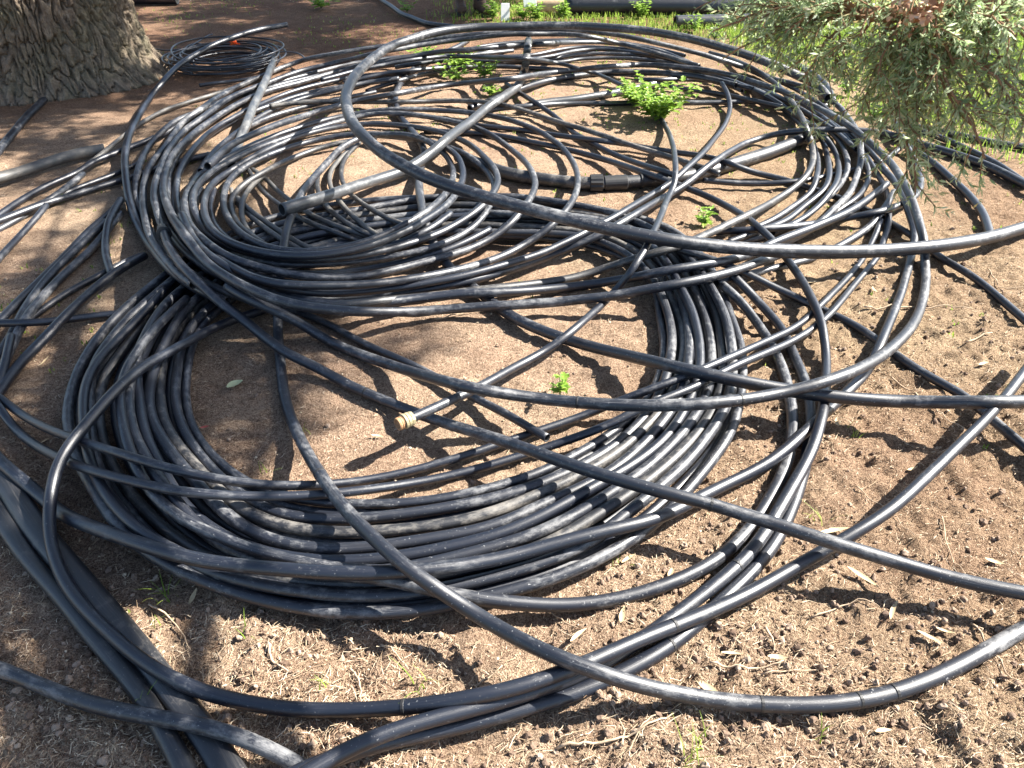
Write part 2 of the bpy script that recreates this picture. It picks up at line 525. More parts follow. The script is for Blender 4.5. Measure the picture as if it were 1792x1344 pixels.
def pipe(key, dia, s, mat, label=None, parent=None, name='water_pipe', group=None, flat=None, stiff=5.0, sides=14, cat='pipe', cap=0.46, sm=2.5, pre=None, chain=None, hold=0, lift=0.0, jit=0.0):
    """chain: key of the turn this one carries on from (separate mesh); pre: key of a section already laid that belongs to the same mesh"""
    q = pts(s)
    if jit:
        e_ = rng.normal(0, jit, (len(q), 2)); e_[0] = e_[-1] = 0
        q = [(a_[0] + b_[0], a_[1] + b_[1]) for a_, b_ in zip(q, e_)]
    prev = PATH[pre or chain][0] if (pre or chain) else None
    P, r = drape(q, dia, stiff, cap, sm, prev, hold, lift)
    if chain: lay(prev[-12:], r)
    PATH[key] = (P, r)
    mesh_P = P
    if chain:
        mesh_P = np.vstack([prev[-5:-1], P[1:]])
    if pre:
        mesh_P = np.vstack([prev[:-1], (prev[-1:] + P[:1]) / 2, P[1:]])
        PATH[key] = (mesh_P, r)
    o = tube_mesh(name, mesh_P, r, M[mat], flat, sides)
    if parent is not None:
        o.parent = parent; o.location = Vector(o.location) - Vector(parent.location)
    else:
        tag(o, label, cat, group)
    return o

def section(key, dia, s, stiff=5.0):
    PATH[key] = drape(pts(s), dia, stiff, hold=14)

def coil(name, px, py, label):
    e = empty(name, at(px, py, 0.0))
    return tag(e, label, 'pipe coil')

# --- lengths lying straight on the soil
pipe('trunkside', 46, '-60,330 -10,272 25,230 50,200 78,174', 'dusty', 'short black pipe running from the left up to the trunk foot')
pipe('hollow', 62, '-80,325 0,311 75,288 137,268 187,261', 'grey', 'thick weathered grey pipe with an open end pointing at the coils')
pipe('h5', 26, '150,290 190,260 217,237 250,212 300,187 350,172 390,160 430,146', 'grey', 'thin grey pipe curving over lit soil just below the trunk')
pipe('h1', 34, '-60,410 0,376 37,351 75,327 140,299 162,283 210,265 262,245 310,222 350,196', 'clean', 'black pipe fanning left from the pile, next to the thick grey pipe')
pipe('h3', 30, '-40,398 60,361 125,333 200,305 250,283', 'clean', 'black pipe fanning left from the pile, middle of three crossing lengths')
pipe('h4', 32, '-50,425 0,401 40,377 107,334 147,303', 'dusty', 'dusty black pipe crossing under two straight lengths at the left')
pipe('h2', 34, '-60,408 0,386 75,357 125,342 205,317 262,300 292,288 370,270', 'dusty', 'bright topped black pipe lying across the dusty length at the left')
pipe('h6', 30, '-60,520 0,451 37,410 67,377 82,358', 'clean', 'dark bluish pipe slanting across shaded soil left of the coils')
pipe('k5', 28, '40,566 60,552 75,541 125,507 180,480 200,466 250,446', 'dusty', 'thin pale pipe hidden under the leaning blue black lengths')
pipe('k1', 34, '-30,592 0,562 30,530 62,500 100,462 130,430 162,397 195,370 210,355', 'clean', 'outermost of three black pipes leaning together across the dappled soil')
pipe('k2', 34, '-30,662 0,620 25,576 42,541 82,487 112,456 150,421 185,386', 'dusty', 'middle one of three black pipes leaning together across the dappled soil')
pipe('k3', 34, '-30,705 0,650 47,552 75,520 112,480 140,455 170,425 200,388 212,372', 'dusty', 'innermost of three black pipes leaning together, closest to the big coils')
pipe('k8', 30, '20,585 15,606 5,652 -8,690', 'clean', 'short bluish pipe standing alone at the shaded edge')
pipe('k4', 34, '212,348 192,382 185,412 184,440 188,462 197,482', 'dusty', 'short bowed pipe end hanging off the leaning lengths')
pipe('k7', 30, '-60,566 0,565 75,564 150,555 222,547 256,544', 'clean', 'straight black pipe ending beside the cut rows of the front coil')
pipe('k6', 36, '256,446 225,462 187,487 150,520 112,555 75,595 32,637 5,676 -30,730', 'clean', 'long smooth blue black pipe with a cut end, crossing the straight length')
pipe('top', 44, '650,-14 675,5 700,22 737,37 785,46 830,50', 'dusty', 'curved pipe end lying on shaded soil beyond the pile')
pipe('v3', 40, '1560,215 1656,232 1719,245 1800,258 1860,266', 'clean', 'black pipe emerging highest behind the hanging conifer sprays')
pipe('v2', 38, '1560,215 1637,238 1681,255 1739,285 1800,325', 'clean', 'black pipe between two others behind the hanging conifer sprays')
pipe('v1', 48, '1540,232 1626,256 1669,270 1744,298 1800,326 1870,372', 'clean', 'stout black pipe running out past the hanging conifer sprays')
pipe('v4', 40, '1590,258 1631,283 1656,306 1694,340 1719,372 1731,405 1733,414', 'clean', 'short black arc bending down to meet the thick overlying pipe')
Q = pipe('Q', 72, '800,272 840,288 875,301 950,315 1037,322 1125,317 1200,309 1295,283 1345,266 1407,243 1440,232', 'muddy', 'thick muddy pipe with a ribbed screw coupling at its middle')
pipe('g10', 52, '912,190 940,181 1012,172 1087,160 1145,147 1190,136', 'pale', 'pale bluish pipe disappearing into the leafy weed')
pipe('g9', 34, '820,202 855,193 912,187 1000,182 1100,180 1248,179 1360,179 1450,186', 'dusty', 'straight dark pipe passing through the leafy weed')
pipe('g8', 32, '885,146 907,162 937,180 975,207 1000,230 1050,257 1100,280 1162,300 1190,310', 'clean', 'thin black pipe under the crossing lengths behind the coupling')
pipe('g6', 32, '760,206 800,213 842,220 912,227 975,237 1050,246 1125,257 1175,265 1250,277 1312,300 1375,315 1425,332 1475,350 1525,372 1575,400 1605,417 1644,450 1694,477 1744,517 1800,566', 'clean', 'long straight black pipe crossing from the weeds out over open soil')
section('Ya', 42, '825,66 802,80 762,100 730,117 705,140 693,160 692,176 697,200 711,216 728,238')
pipe('s1', 30, '1227,315 1300,321 1375,319 1412,315 1475,302 1542,282 1575,260', 'clean', 'thin black pipe threaded through the nested loops under the conifer')
pipe('v5', 46, '1345,86 1380,104 1410,122 1437,140 1452,160 1458,178', 'dusty', 'stout dark pipe bend half hidden behind the conifer sprays')

# --- flat hoses and the pipe at the near left corner
pipe('hose1', 36, '-30,795 15,850 45,900 78,945 115,988 152,1030 190,1075 225,1115 262,1158 300,1210 345,1262 390,1330 430,1400', 'hose', 'wide flattened rubber hose under the looping pipe', flat=(0.031, 0.018), name='flat_hose', cat='hose', stiff=4)
pipe('hose2', 34, '-40,850 -5,893 20,935 48,976 80,1012 120,1058 160,1108 200,1152 240,1202 275,1258 315,1330 350,1400', 'hose', 'narrower creased rubber hose along the shaded side of the wide one', flat=(0.024, 0.016), name='flat_hose', cat='hose', stiff=4)
pipe('FF', 34, '-60,1150 0,1171 50,1190 100,1212 175,1237 250,1252 340,1266 430,1292 520,1335 600,1390', 'dusty', 'single black pipe on dappled soil outside the flat hoses')

# --- front coil
C1 = coil('pipe_coil', 700, 760, 'wide coil of black pipe ringing bare soil, its turns side by side')
ring_txt = [
 '900,415 780,415 640,428 522,462 422,512 356,566 337,600 326,650 324,700 335,755 370,800 420,840 480,868 560,883 650,886 750,877 800,870 875,852 937,834 975,818 1040,782 1097,742 1140,690 1160,640 1163,600 1156,550 1142,505 1100,455 1020,418 900,415',
 '900,406 780,406 640,419.5 511,454 410.5,504.5 343.5,558.5 318,600 307,650 305,700 315,755 345,795 390,845 440,885 500,905 600,913 725,900 800,890 875,872 950,844 1000,822 1060,790 1117,746 1160,690 1178,640 1180,600 1172,550 1155,505 1110,450 1020,412 900,406',
 '900,397 780,397 640,411 500,446 399,497 331,551 300,600 287,650 284,700 295,760 325,800 365,842 410,887 470,922 540,936 600,938 720,930 800,916 880,892 960,860 1020,832 1085,795 1145,740 1178,690 1194,640 1197,600 1188,550 1172,505 1124,444 1030,405 900,397',
 '900,388 780,388 640,402.5 489,438 387.5,489.5 318.5,543.5 284,600 266,650 260,700 270,755 300,795 345,843 390,893 450,937 520,957 600,961 720,954 800,941 880,918 960,884 1035,848 1100,805 1160,750 1195,690 1208,640 1210,600 1203,550 1188,505 1136,438 1040,398 900,388',
 '900,379 780,379 640,394 478,430 376,482 306,536 267,598 246,650 241,700 252,758 275,812 305,865 350,915 420,957 500,977 600,982 720,974 800,958 875,932 950,903 1037,860 1115,812 1188,748 1212,690 1224,640 1225,600 1217,550 1200,505 1146,432 1045,390 900,379',
 '900,370 780,370 640,385.5 467,422 364.5,474.5 293.5,528.5 248,598 230,650 224,700 232,755 262,805 288,848 312,888 350,932 425,978 510,1000 600,1006 720,998 800,978 870,958 950,926 1055,868 1130,820 1215,742 1236,690 1244,640 1245,600 1233,550 1216,505 1155,425 1050,384 900,370',
 '900,361 780,361 640,377 456,414 353,467 281,521 220,600 184,650 174,700 173,755 190,806 222,858 262,908 330,962 420,1002 520,1020 600,1024 720,1016 800,1003 900,975 1000,930 1085,876 1150,830 1240,742 1256,690 1262,640 1262,600 1248,550 1231,505 1164,420 1055,378 900,361',
 '900,352 780,352 640,368.5 445,406 341.5,459.5 268.5,513.5 193,598 160,650 151,700 152,755 162,802 182,852 218,906 272,957 337,993 400,1015 490,1037 600,1047 700,1047 800,1029 900,1003 987,974 1050,946 1110,886 1175,840 1265,738 1276,690 1281,640 1281,600 1263,550 1246,500 1172,414 1060,372 900,352',
 '900,343 780,343 640,360 434,398 330,452 256,506 166,605 132,660 119,700 120,755 132,797 152,842 186,892 245,962 320,1006 387,1031 448,1051 520,1068 600,1077 700,1073 780,1062 862,1045 950,1026 1025,992 1100,950 1150,921 1212,852 1250,807 1273,773 1290,735 1297,680 1299,640 1297,600 1279,550 1260,497 1180,408 1065,366 900,343',
]
def ring_path(s_):
    q_ = s_.split()[1:]
    return pts(' '.join(q_[3:] + q_[:4]))
for i in range(0, 8):
    a_, b_ = catmull(np.array([(p[0], p[1], 0) for p in ring_path(ring_txt[i])]), 6), catmull(np.array([(p[0], p[1], 0) for p in ring_path(ring_txt[i + 1])]), 6)
    u_ = np.linspace(0, 1, 46)
    ia, ib = (np.concatenate([[0], np.cumsum(np.hypot(*np.diff(q[:, :2], axis=0).T))]) for q in (a_, b_))
    mid_ = [tuple((np.array([np.interp(t * ia[-1], ia, a_[:, k]) for k in (0, 1)]) + np.array([np.interp(t * ib[-1], ib, b_[:, k]) for k in (0, 1)])) / 2 + np.array([0, 3])) for t in u_]
    pipe('fill%d' % i, 32, ' '.join('%.1f,%.1f' % q for q in mid_), ['dusty', 'clean'][i % 2], parent=C1, name='turn', stiff=6, cap=0.2, sm=5)
for i, s in enumerate(ring_txt):
    q_ = s.split()[1:]; q_ = q_[3:] + q_[:4]; s = ' '.join(q_)   # the join lies under the raised coil
    pipe('r%d' % (9 - i), 34 if i else 28, s, ['dusty', 'dusty', 'muddy', 'dusty', 'clean', 'dusty', 'muddy', 'dusty', 'dusty'][i], parent=C1, name='turn', stiff=7, cap=0.28, sm=4.5, jit=3.2)
pipe('rx', 30, '290,505 230,570 180,620 152,662 145,705 148,760 160,815 190,872 235,922 280,952 330,975', 'clean', parent=C1, name='turn', stiff=4)
pipe('ry', 30, '330,520 270,575 232,625 212,665 209,700 215,750 232,805 262,860 312,905 375,935 448,964 520,982 600,996 690,1000 760,995', 'dusty', parent=C1, name='turn', stiff=4)

# --- thin loops inside the pile
C4 = coil('pipe_coil', 560, 400, 'tangle of thin grey brown pipe loops inside the raised left coil')
for k, s in enumerate([
  '405,330 407,347 430,370 450,388 487,415 535,440 600,455', '415,345 427,360 462,386 500,411 550,437 620,450',
  '425,285 437,300 457,332 490,360 520,380 575,402 637,425 700,438', '440,295 465,312 487,335 510,352 535,370 587,395 657,417 720,425',
  '612,250 580,275 562,292 555,318 560,345 585,375 640,408 690,425', '622,252 590,282 577,303 579,330 592,352 625,385 660,412 700,428',
  '630,249 607,272 597,295 600,322 615,342 650,366 700,392 742,402', '470,300 440,325 424,352 425,387 440,412 470,432']):
    pipe('i%d' % k, 25, s, ['muddy', 'grey'][k % 2], parent=C4, name='turn', stiff=4)

# --- large back coil, far side low strands
C3 = coil('pipe_coil', 1050, 230, 'largest tangled coil of black pipe spreading back towards the grass')
for k, (dia, s, m) in enumerate([
  (30, '640,160 700,140 800,120 900,108 980,110 1025,102 1100,102 1170,110 1240,132 1300,160', 'dusty'),
  (32, '600,157 690,132 780,116 880,106 962,103 1012,95 1075,94 1150,101 1240,126 1310,152 1380,183 1430,212 1460,238 1480,270 1483,300 1462,334 1425,367 1387,395 1350,412 1290,424', 'dusty'),
  (32, '640,120 740,108 850,106 940,102 1000,90 1050,86 1125,94 1187,107 1260,131 1330,166 1390,206 1422,250 1430,287 1421,333 1387,362 1350,387 1290,410', 'clean'),
  (32, '620,112 730,98 850,100 932,97 975,87 1025,82 1100,87 1175,102 1225,122 1290,146 1350,173 1400,206 1432,233 1447,275 1450,312 1441,333 1412,357 1375,387 1325,406 1270,426', 'clean'),
  (30, '1400,180 1450,212 1500,248 1512,267 1532,300 1550,332 1555,362 1552,400 1540,440', 'clean'),
  (30, '1440,205 1490,250 1515,285 1520,307 1507,337 1485,355 1440,385', 'clean'),
  (30, '1420,215 1455,255 1468,290 1465,318 1440,352 1400,385 1350,408', 'clean'),
  (34, '617,150 560,158 512,170 450,192 400,214 362,240 330,275 310,312 303,355 315,400 350,445 400,482 470,505', 'dusty'),
  (34, '700,137 617,150 580,161 525,173 480,190 430,220 390,252 358,285 340,325 340,365 360,405 400,440 460,462', 'dusty'),
  (32, '1110,140 1175,139 1248,142 1320,156', 'clean'),
  (32, '1170,152 1248,162 1300,172 1370,188', 'clean'),
  (32, '800,92 850,80 905,74 960,70 1040,70 1120,80 1200,98', 'clean'),
  (32, '820,98 870,88 925,80 980,78', 'dusty'),
  (32, '690,118 760,107 830,96 900,88', 'dusty'),
  (34, '560,132 480,152 420,178 368,214 325,252 303,285 293,325 298,370 320,415 360,458 420,492 500,512', 'dusty'),
  (34, '700,100 600,114 525,134 450,157 385,185 340,215 308,248 288,290 279,330 283,372 300,412 330,446 380,482 450,508', 'dusty'),
  (32, '660,160 560,181 480,202 420,230 378,262 350,300', 'dusty'),
  (32, '720,126 620,135 540,152 470,176 405,206 350,246 318,290 308,340 322,392 352,432 400,462', 'clean'),
  (30, '1260,128 1320,150 1380,178 1440,214 1500,262', 'clean'),
  (30, '1292,112 1360,140 1420,172 1470,212 1520,262 1552,300', 'clean'),
  ]):
    pipe('f%d' % k, dia, s, m, parent=C3, name='turn', stiff=4)
pipe('g1', 34, '600,146 620,140 675,128 750,120 848,116 875,116 950,120 985,122 1060,124', 'clean', parent=C3, name='turn', stiff=4)
pipe('X', 44, '820,190 860,175 907,156 950,143 1012,132 1075,126 1150,127 1230,136 1290,150', 'dusty', 'bright black pipe sweeping right between the weed and the back coil')
pipe('S2', 34, '560,120 480,142 400,172 350,195 312,208 270,242 245,282 236,322 238,347 247,372 264,405 290,440 330,475 385,508 450,528', 'dusty', parent=C3, name='turn', stiff=4)
pipe('g5', 32, '470,187 500,182 575,177 650,178 725,178 800,176 862,180 912,192 975,212 1025,227 1100,252 1175,275 1225,292 1262,305', 'muddy', 'brownish black pipe with an open cut end, slanting over the coupling side')
pipe('n_r1', 34, '1565,335 1540,378 1517,400 1475,427 1425,452 1375,465 1312,480 1250,496', 'dusty', parent=C3, name='turn', stiff=4)
pipe('n_r2', 34, '1560,198 1575,235 1592,265 1608,297 1612,322 1600,345 1575,358 1550,368 1487,382 1420,392 1340,400 1250,406', 'clean', parent=C3, name='turn', stiff=4)
pipe('LL', 32, '1150,425 1190,437 1248,455 1300,475 1350,500 1415,530 1437,542 1475,557 1542,600 1587,636 1648,671 1694,695 1734,731 1792,781 1850,832', 'clean', 'thin black pipe running diagonally out over the cloddy soil, under the big loop')
pipe('E', 36, '530,1001 610,1006 680,1012 737,1027 800,1043 900,1056 975,1061 1050,1055 1150,1030 1248,985 1312,925 1345,878 1368,835 1380,800 1386,762 1385,712 1375,665 1355,612 1325,565 1295,525 1262,497', 'dusty', 'black pipe arc just outside the front coil, first beyond its turns')
pipe('F', 36, '1280,480 1320,520 1350,552 1372,580 1390,625 1407,660 1416,700 1419,730 1414,785 1403,840 1380,905 1349,962 1302,1015 1262,1052 1175,1130 1087,1177 1025,1207 912,1240 800,1272 700,1292 600,1318 500,1360 430,1400', 'clean', 'black pipe arc crossing the open soil lowest, second beyond the front coil')
pipe('S1', 40, '504,43,.20 448,53,.20 375,78,.16 325,105,.12 287,140,.08 260,175 240,207 225,240 218,275 220,312 226,350 240,387 256,418 278,450 305,478 350,508 400,530', 'clean', 'smooth pipe with a lifted end arching over the small tubing coil')
pipe('S3', 36, '1330,440 1375,424 1412,405 1450,375 1487,337 1497,312 1506,282 1505,250 1497,225 1480,200 1450,172 1400,150 1350,137 1300,117 1248,100,.10 1150,75,.2 1075,60,.26 1000,53,.28 900,53,.28 850,58,.26 760,68,.22 665,82,.18 600,92,.15 525,107 448,137 387,167 350,192 320,212 300,240 280,267 262,290 252,320 250,345 253,378 261,409 276,436 295,460 313,480 340,500', 'dusty', parent=C3, name='turn', stiff=6)
section('Ka', 38, '1212,112 1150,88 1075,75,.06 1000,74,.12 937,77,.14 850,84,.14 760,92,.12 680,105 600,122 525,145 450,166 375,207 325,245 300,275')
section('Ia', 36, '1225,116 1175,100 1100,80,.14 1025,63,.22 950,59,.24 875,61,.24 800,70,.22 725,80,.2 650,95,.18 600,107 525,125 462,147 400,172 375,190 337,217 312,240 295,262')
AA = pipe('AA', 54, '481,103 472,124 462,146 442,190 428,225 413,262 405,290', 'pale', 'short stout chalky pipe leaning across the back coil below the small tubing')
pipe('D', 36, '-60,742 0,806 37,840 75,871 105,900 175,928 250,953 325,975 390,987 448,992 540,1001 630,1004 720,999 800,991 875,978 950,957 1050,930 1110,918 1160,904 1225,868 1290,838 1350,806 1412,752 1450,717 1487,681 1520,645 1545,590 1572,525 1587,480 1594,450 1601,412 1590,370 1572,325 1540,290', 'clean', 'long black pipe looping round the front coil and up the right side')
pipe('Pa', 27, '-40,668 0,697 37,725 75,747 112,762 175,783 250,806 325,826 400,841 475,850 537,850 600,846 675,835 750,816 825,795 912,765 987,740 1037,722 1100,696 1182,665 1225,648 1325,603 1400,568 1437,533 1480,490 1505,460 1525,425 1542,385', 'clean', 'thin black pipe lying over the coil turns, inner of two together')
pipe('Pb', 27, '-30,675 2,717 20,742 50,772 100,800 150,821 225,841 300,858 375,866 475,869 550,867 625,860 725,845 800,830 900,800 962,780 1050,750 1100,726 1150,702 1220,675 1262,652 1325,624 1400,590 1450,552 1487,508 1520,470 1537,448', 'clean', 'thin black pipe lying over the coil turns, outer of two together')
pipe('G', 34, '740,228 800,232 850,235 912,245 987,260 1062,280 1112,297 1162,315 1200,328 1250,350 1300,377 1337,405 1360,428 1378,455 1400,485 1420,520 1435,555 1444,600 1446,655 1442,707 1433,752 1415,800 1390,845 1360,897 1326,954 1285,996 1242,1032 1180,1078 1137,1108 1060,1158 978,1195 868,1230 754,1258 650,1290 560,1335 480,1390', 'clean', 'long black pipe curving past the conifer loops then out in front of the coil')

pipe('H', 34, '480,536 450,546 405,560 362,578 312,608 250,640 215,670 175,712 140,756 112,790 97,826 87,880 85,915 88,952 100,993 125,1040 175,1092 225,1140 275,1176 350,1211 440,1232 520,1243 600,1244 700,1240 800,1226 900,1205 987,1176 1060,1145 1137,1110 1192,1090 1260,1062 1326,1030 1426,972 1490,935,.06 1557,893,.085 1648,808,.11 1700,758,.12 1745,712,.125 1792,652,.125 1840,590,.12', 'clean', 'very long smooth pipe looping round the whole left and near side')
T3 = pipe('Y', 42, '728,238 741,258 742,276 735,300 733,330 736,352 742,382 755,417 780,460 822,498 862,530 887,550 950,580 1000,597 1075,617 1150,635 1200,648 1275,663 1350,678 1425,690 1500,698,.07 1575,702,.08 1648,704,.085 1792,703,.085 1870,702,.08', 'dusty', 'long pipe with dark joint bands near the weeds, running level out to the right', pre='Ya')
pipe('Y2', 28, '478,536 512,541 575,567 635,600 700,629 750,652 800,680 825,695 875,718 925,748 962,769', 'dusty', 'thin black pipe with its cut end on the front coil turns')
# --- raised left coil
C2 = coil('pipe_coil', 560, 380, 'raised coil of dusty black pipe heaped on the front coil, loops leaning right')
pipe('V', 32, '660,240 625,245 595,250 550,262 500,282 450,307 420,328 404,350 408,378 428,405 465,430', 'muddy', parent=C2, name='turn', stiff=4)
W = pipe('W', 36, '640,238 606,252 590,265 562,297 540,322 525,343 510,377 500,412 494,445 489,490 486,550 488,605 490,630 493,662 500,707 517,752 545,807 570,845 600,886 650,938 700,984 775,1038 875,1100 950,1140 1025,1168 1100,1195 1192,1216 1260,1227 1326,1233 1426,1235 1527,1222 1627,1189 1728,1138 1792,1101 1870,1050', 'dusty', 'long dusty pipe dropping from the raised coil and sweeping round the near soil', lift=.02)
C2s = [
  ('q1', 32, '352,330 342,360 352,398 385,435 440,463 500,478 575,480 650,470 725,455 800,430 860,400', 'clean', None),
  ('q2', 32, '340,340 330,372 345,412 385,452 440,481 500,495 575,506 650,504 725,496 800,482', 'clean', None),
  ('q3', 32, '322,350 318,385 338,425 380,465 440,495 500,512 575,521 650,516 725,505 820,485 900,458', 'dusty', None),
  ('q4', 32, '375,330 368,365 380,400 415,428 470,444 540,452 610,447 680,432 740,408 790,372', 'clean', None),
  ('b2', 36, '400,475 440,497 500,517 575,526 650,520 725,510 800,496 900,470 975,442 1035,417 1087,390 1125,367 1175,337 1200,322 1237,292 1275,266 1325,243 1375,231 1425,227 1470,226 1540,232', 'clean', None),
  ('b1', 32, '400,462 440,486 500,505 575,514 650,509 725,499 800,485 875,465 950,442 1012,412 1060,387 1112,357 1170,322 1200,296 1232,265 1267,220 1277,190 1275,170 1263,145', 'clean', None),
  ('Lc2', 30, '640,236 700,240 750,247 800,262 830,280 857,307 866,330 855,365 830,397 775,427 725,441 650,455 550,463 470,460 410,440 370,410 352,370', 'dusty', None),
  ('Le', 34, '330,395 360,432 395,462 437,485 475,496 575,500 650,497 725,487 800,472 875,450 942,413 962,396 987,372 1007,340 1012,312 1000,280 975,250 937,227 900,212 848,200 787,193 725,191 650,195 590,205 520,224 450,250 390,280 345,310', 'dusty', None),
  ('Ld', 34, '345,310 328,335 322,360 332,395 362,425 400,450 475,473 550,485 625,485 700,470 775,450 825,435 867,413 895,390 917,362 932,338 936,316 928,297 907,272 875,247 837,224 787,211 737,202 675,198 617,206 545,226 475,250 420,273 378,295', 'dusty', 'Le'),
  ('Lc', 34, '378,295 352,315 337,345 345,385 370,415 405,432 437,442 500,452 575,452 650,443 712,427 762,410 812,383 842,362 862,340 872,315 864,294 850,277 825,255 800,242 762,228 712,221 650,217 600,221 540,234 480,256 430,281 398,302', 'dusty', 'Ld'),
  ('Lb', 34, '398,302 375,316 361,335 355,362 362,390 385,415 430,435 480,446 560,448 640,433 712,403 775,364 800,337 810,312 808,290 797,270 772,254 737,243 690,236 625,235 560,244 500,260 450,280', 'clean', 'Lc'),
  ('La', 34, '450,280 415,300 395,325 390,355 400,382 415,403 450,427 500,440 575,438 650,420 712,391 770,352 790,322 794,300 784,276 765,258 737,242 700,235 650,236', 'dusty', 'Lb')]
for k, d, s, m, ch in C2s:
    pipe(k, d, s, m, parent=C2, name='turn', stiff=6, chain=ch, hold=0 if k in ('b1', 'b2', 'Lc2', 'La', 'q1', 'q2', 'q3', 'q4') else 12)
pipe('O', 36, '560,538 650,529 750,519 837,508 912,500 1000,487 1050,472 1112,452 1175,435 1237,410 1300,380 1362,347 1400,320 1417,300 1423,275 1420,250 1410,222 1397,195 1375,165 1345,137 1292,107 1240,92', 'muddy', 'mud caked black pipe curving up right into the conifer shade')
pipe('N', 38, '318,375 335,415 362,446 400,471 430,490 480,512 540,528 600,533 675,529 750,521 800,515 925,509 1050,495 1100,486 1175,472 1248,460 1300,450 1355,424 1425,397 1500,362 1553,321', 'clean', 'smooth bright black pipe rising to the right along the pile front')
pipe('T2', 58, '490,368 550,350 640,320 705,300 732,283 760,262 785,240 820,215 850,190 885,166 905,150 917,120 922,95 925,70', 'pale', 'stout pale pipe with a clean cut end resting inside the raised coil')
pipe('I', 36, '295,262 280,295 271,325 270,350 276,375 285,402 297,435 312,460 350,496 387,530 425,557 448,577 500,617 550,640 600,669 650,692 725,722 775,740 848,761 950,795 1025,822 1100,845 1175,865 1248,883 1350,915 1400,931 1460,951 1560,981,.05 1661,1011,.06 1792,1038,.065 1870,1052,.065', 'dusty', 'long scuffed pipe with a clamp, cutting diagonally right across the front coil', pre='Ia', lift=.03)
pipe('Z', 30, '560,140 640,120 700,108 775,100 862,100 925,102 975,110 1025,124 1050,132 1100,157 1132,180 1157,207 1175,245 1182,287 1180,320 1167,350 1150,395 1132,430 1120,448 1100,480 1080,505 1055,532 1000,580 950,616 900,642 842,675,.08 775,707,.11 704,739,.13', 'clean', 'thin black pipe ending in a tan threaded fitting over the coil opening', lift=.045)
pipe('J', 38, '395,500 430,522 482,543 525,564 575,597 650,627 725,652 775,667 848,684 900,692 1000,704 1100,710 1200,709 1300,699 1400,680 1475,657 1525,635 1562,608 1590,580 1607,550 1617,515 1621,487 1619,450 1616,420 1605,380 1590,337 1572,305 1550,277 1512,240 1475,212 1425,185 1375,162 1325,145 1275,130 1225,121 1175,116 1100,114 1025,120 950,130 875,140 800,147 775,150 700,162 617,178 562,195 500,212 450,232 400,257 362,292', 'dusty', 'big black pipe loop standing out over everything on the right', lift=.045)
pipe('K', 38, '300,275 288,305 287,340 303,382 330,421 362,460 400,487 450,512 500,530 575,542 650,546 750,543 848,537 925,532 1050,520 1125,507 1200,495 1275,476 1320,461 1368,444', 'dusty', 'black pipe forming the lowest front edge of the raised pile', pre='Ka')
pipe('T1', 58, '1450,172 1430,150,.08 1390,130,.14 1350,112,.2 1300,93,.26 1248,78,.3 1200,66,.33 1100,51,.36 1000,45,.36 900,45,.36 848,47,.36 775,54,.36 725,66,.36 675,86,.36 637,115,.36 615,140,.36 606,170,.36 612,205,.36 637,240,.36 675,272,.34 725,300,.32 775,322,.30 875,352,.28 950,372,.26 1025,391,.24 1100,407,.22 1175,420,.2 1248,430,.18 1300,435,.16 1400,440,.13 1500,440,.1 1575,436,.08 1648,430,.07 1720,418,.06 1792,398,.05 1870,372', 'dusty', 'thickest dusty pipe, one huge loop lying over the top of the pile')

# --- fittings
def lathe_along(name, P, i, prof, mat, parent, sides=20, ribs=0):
    """profile [(offset along the pipe, radius)] revolved about the pipe's axis at sample i"""
    i = int(np.clip(i, 1, len(P) - 2)); c = P[i]
    T = P[i + 1] - P[i - 1]; T /= np.linalg.norm(T)
    S = np.cross(T, [0, 0, 1]); S /= np.linalg.norm(S); U = np.cross(S, T)
    V, F = [], []
    for o, r in prof:
        for j in range(sides):
            a = 2 * math.pi * j / sides
            q = r * (1.0 - (0.07 if ribs and j % 2 else 0.0) * (1 if ribs else 0))
            V.append(c + T * o + S * math.cos(a) * q + U * math.sin(a) * q)
    for k in range(len(prof) - 1):
        for j in range(sides):
            b = (j + 1) % sides
            F.append((k * sides + j, k * sides + b, (k + 1) * sides + b, (k + 1) * sides + j))
    F.append(tuple(range(sides))[::-1]); F.append(tuple((len(prof) - 1) * sides + j for j in range(sides)))
    o = mesh_obj(name, V, F, mat, parent, smooth=False, loc=c)
    return o

def nearest(key, px, py):
    P = PATH[key][0]
    d = P - np.array([0, 0, CAM_H]); f = d @ FWD
    u = d[:, 0] / f * F_PX + 896; v = 672 - (d @ UPV) / f * F_PX
    return int(np.argmin((u - px) ** 2 + (v - py) ** 2))

def labelled(t): return [o for o in COL.objects if t in o.get('label', '')][0]
for key, lab, spots in (('W', 'sweeping round the near soil', ((1335, 1233), (1500, 1226), (1558, 1214), (560, 830))), ('H', 'very long smooth pipe looping', ((1185, 1092), (700, 1240))), ('F', 'crossing the open soil lowest', ((1180, 1128),)), ('G', 'curving past the conifer loops', ((1290, 990),)), ('I', 'long scuffed pipe with a clamp', ((1240, 881), (640, 688))), ('J', 'big black pipe loop standing', ((1010, 705), (1300, 699)))):
    for px, py in spots:
        rr_ = PATH[key][1]
        lathe_along('seam_ring', PATH[key][0], nearest(key, px, py), [(-.004, rr_ * .98), (-.003, rr_ * 1.07), (.003, rr_ * 1.07), (.004, rr_ * .98)], M['fit'], labelled(lab), 16)
Qp = PATH['Q'][0]
iq = nearest('Q', 1043, 322)
lathe_along('coupling_nut', Qp, iq, [(-.036, .040), (-.033, .049), (.030, .051), (.034, .042)], M['fit'], Q, 28, 1)
lathe_along('coupling_sleeve', Qp, iq + 4, [(-.05, .041), (.07, .0425), (.075, .037)], M['fit'], Q, 24)
lathe_along('end_collar', Qp, nearest('Q', 1122, 317), [(-.006, .0375), (-.006, .041), (.006, .041), (.006, .0375)], M['fit'], Q, 24)
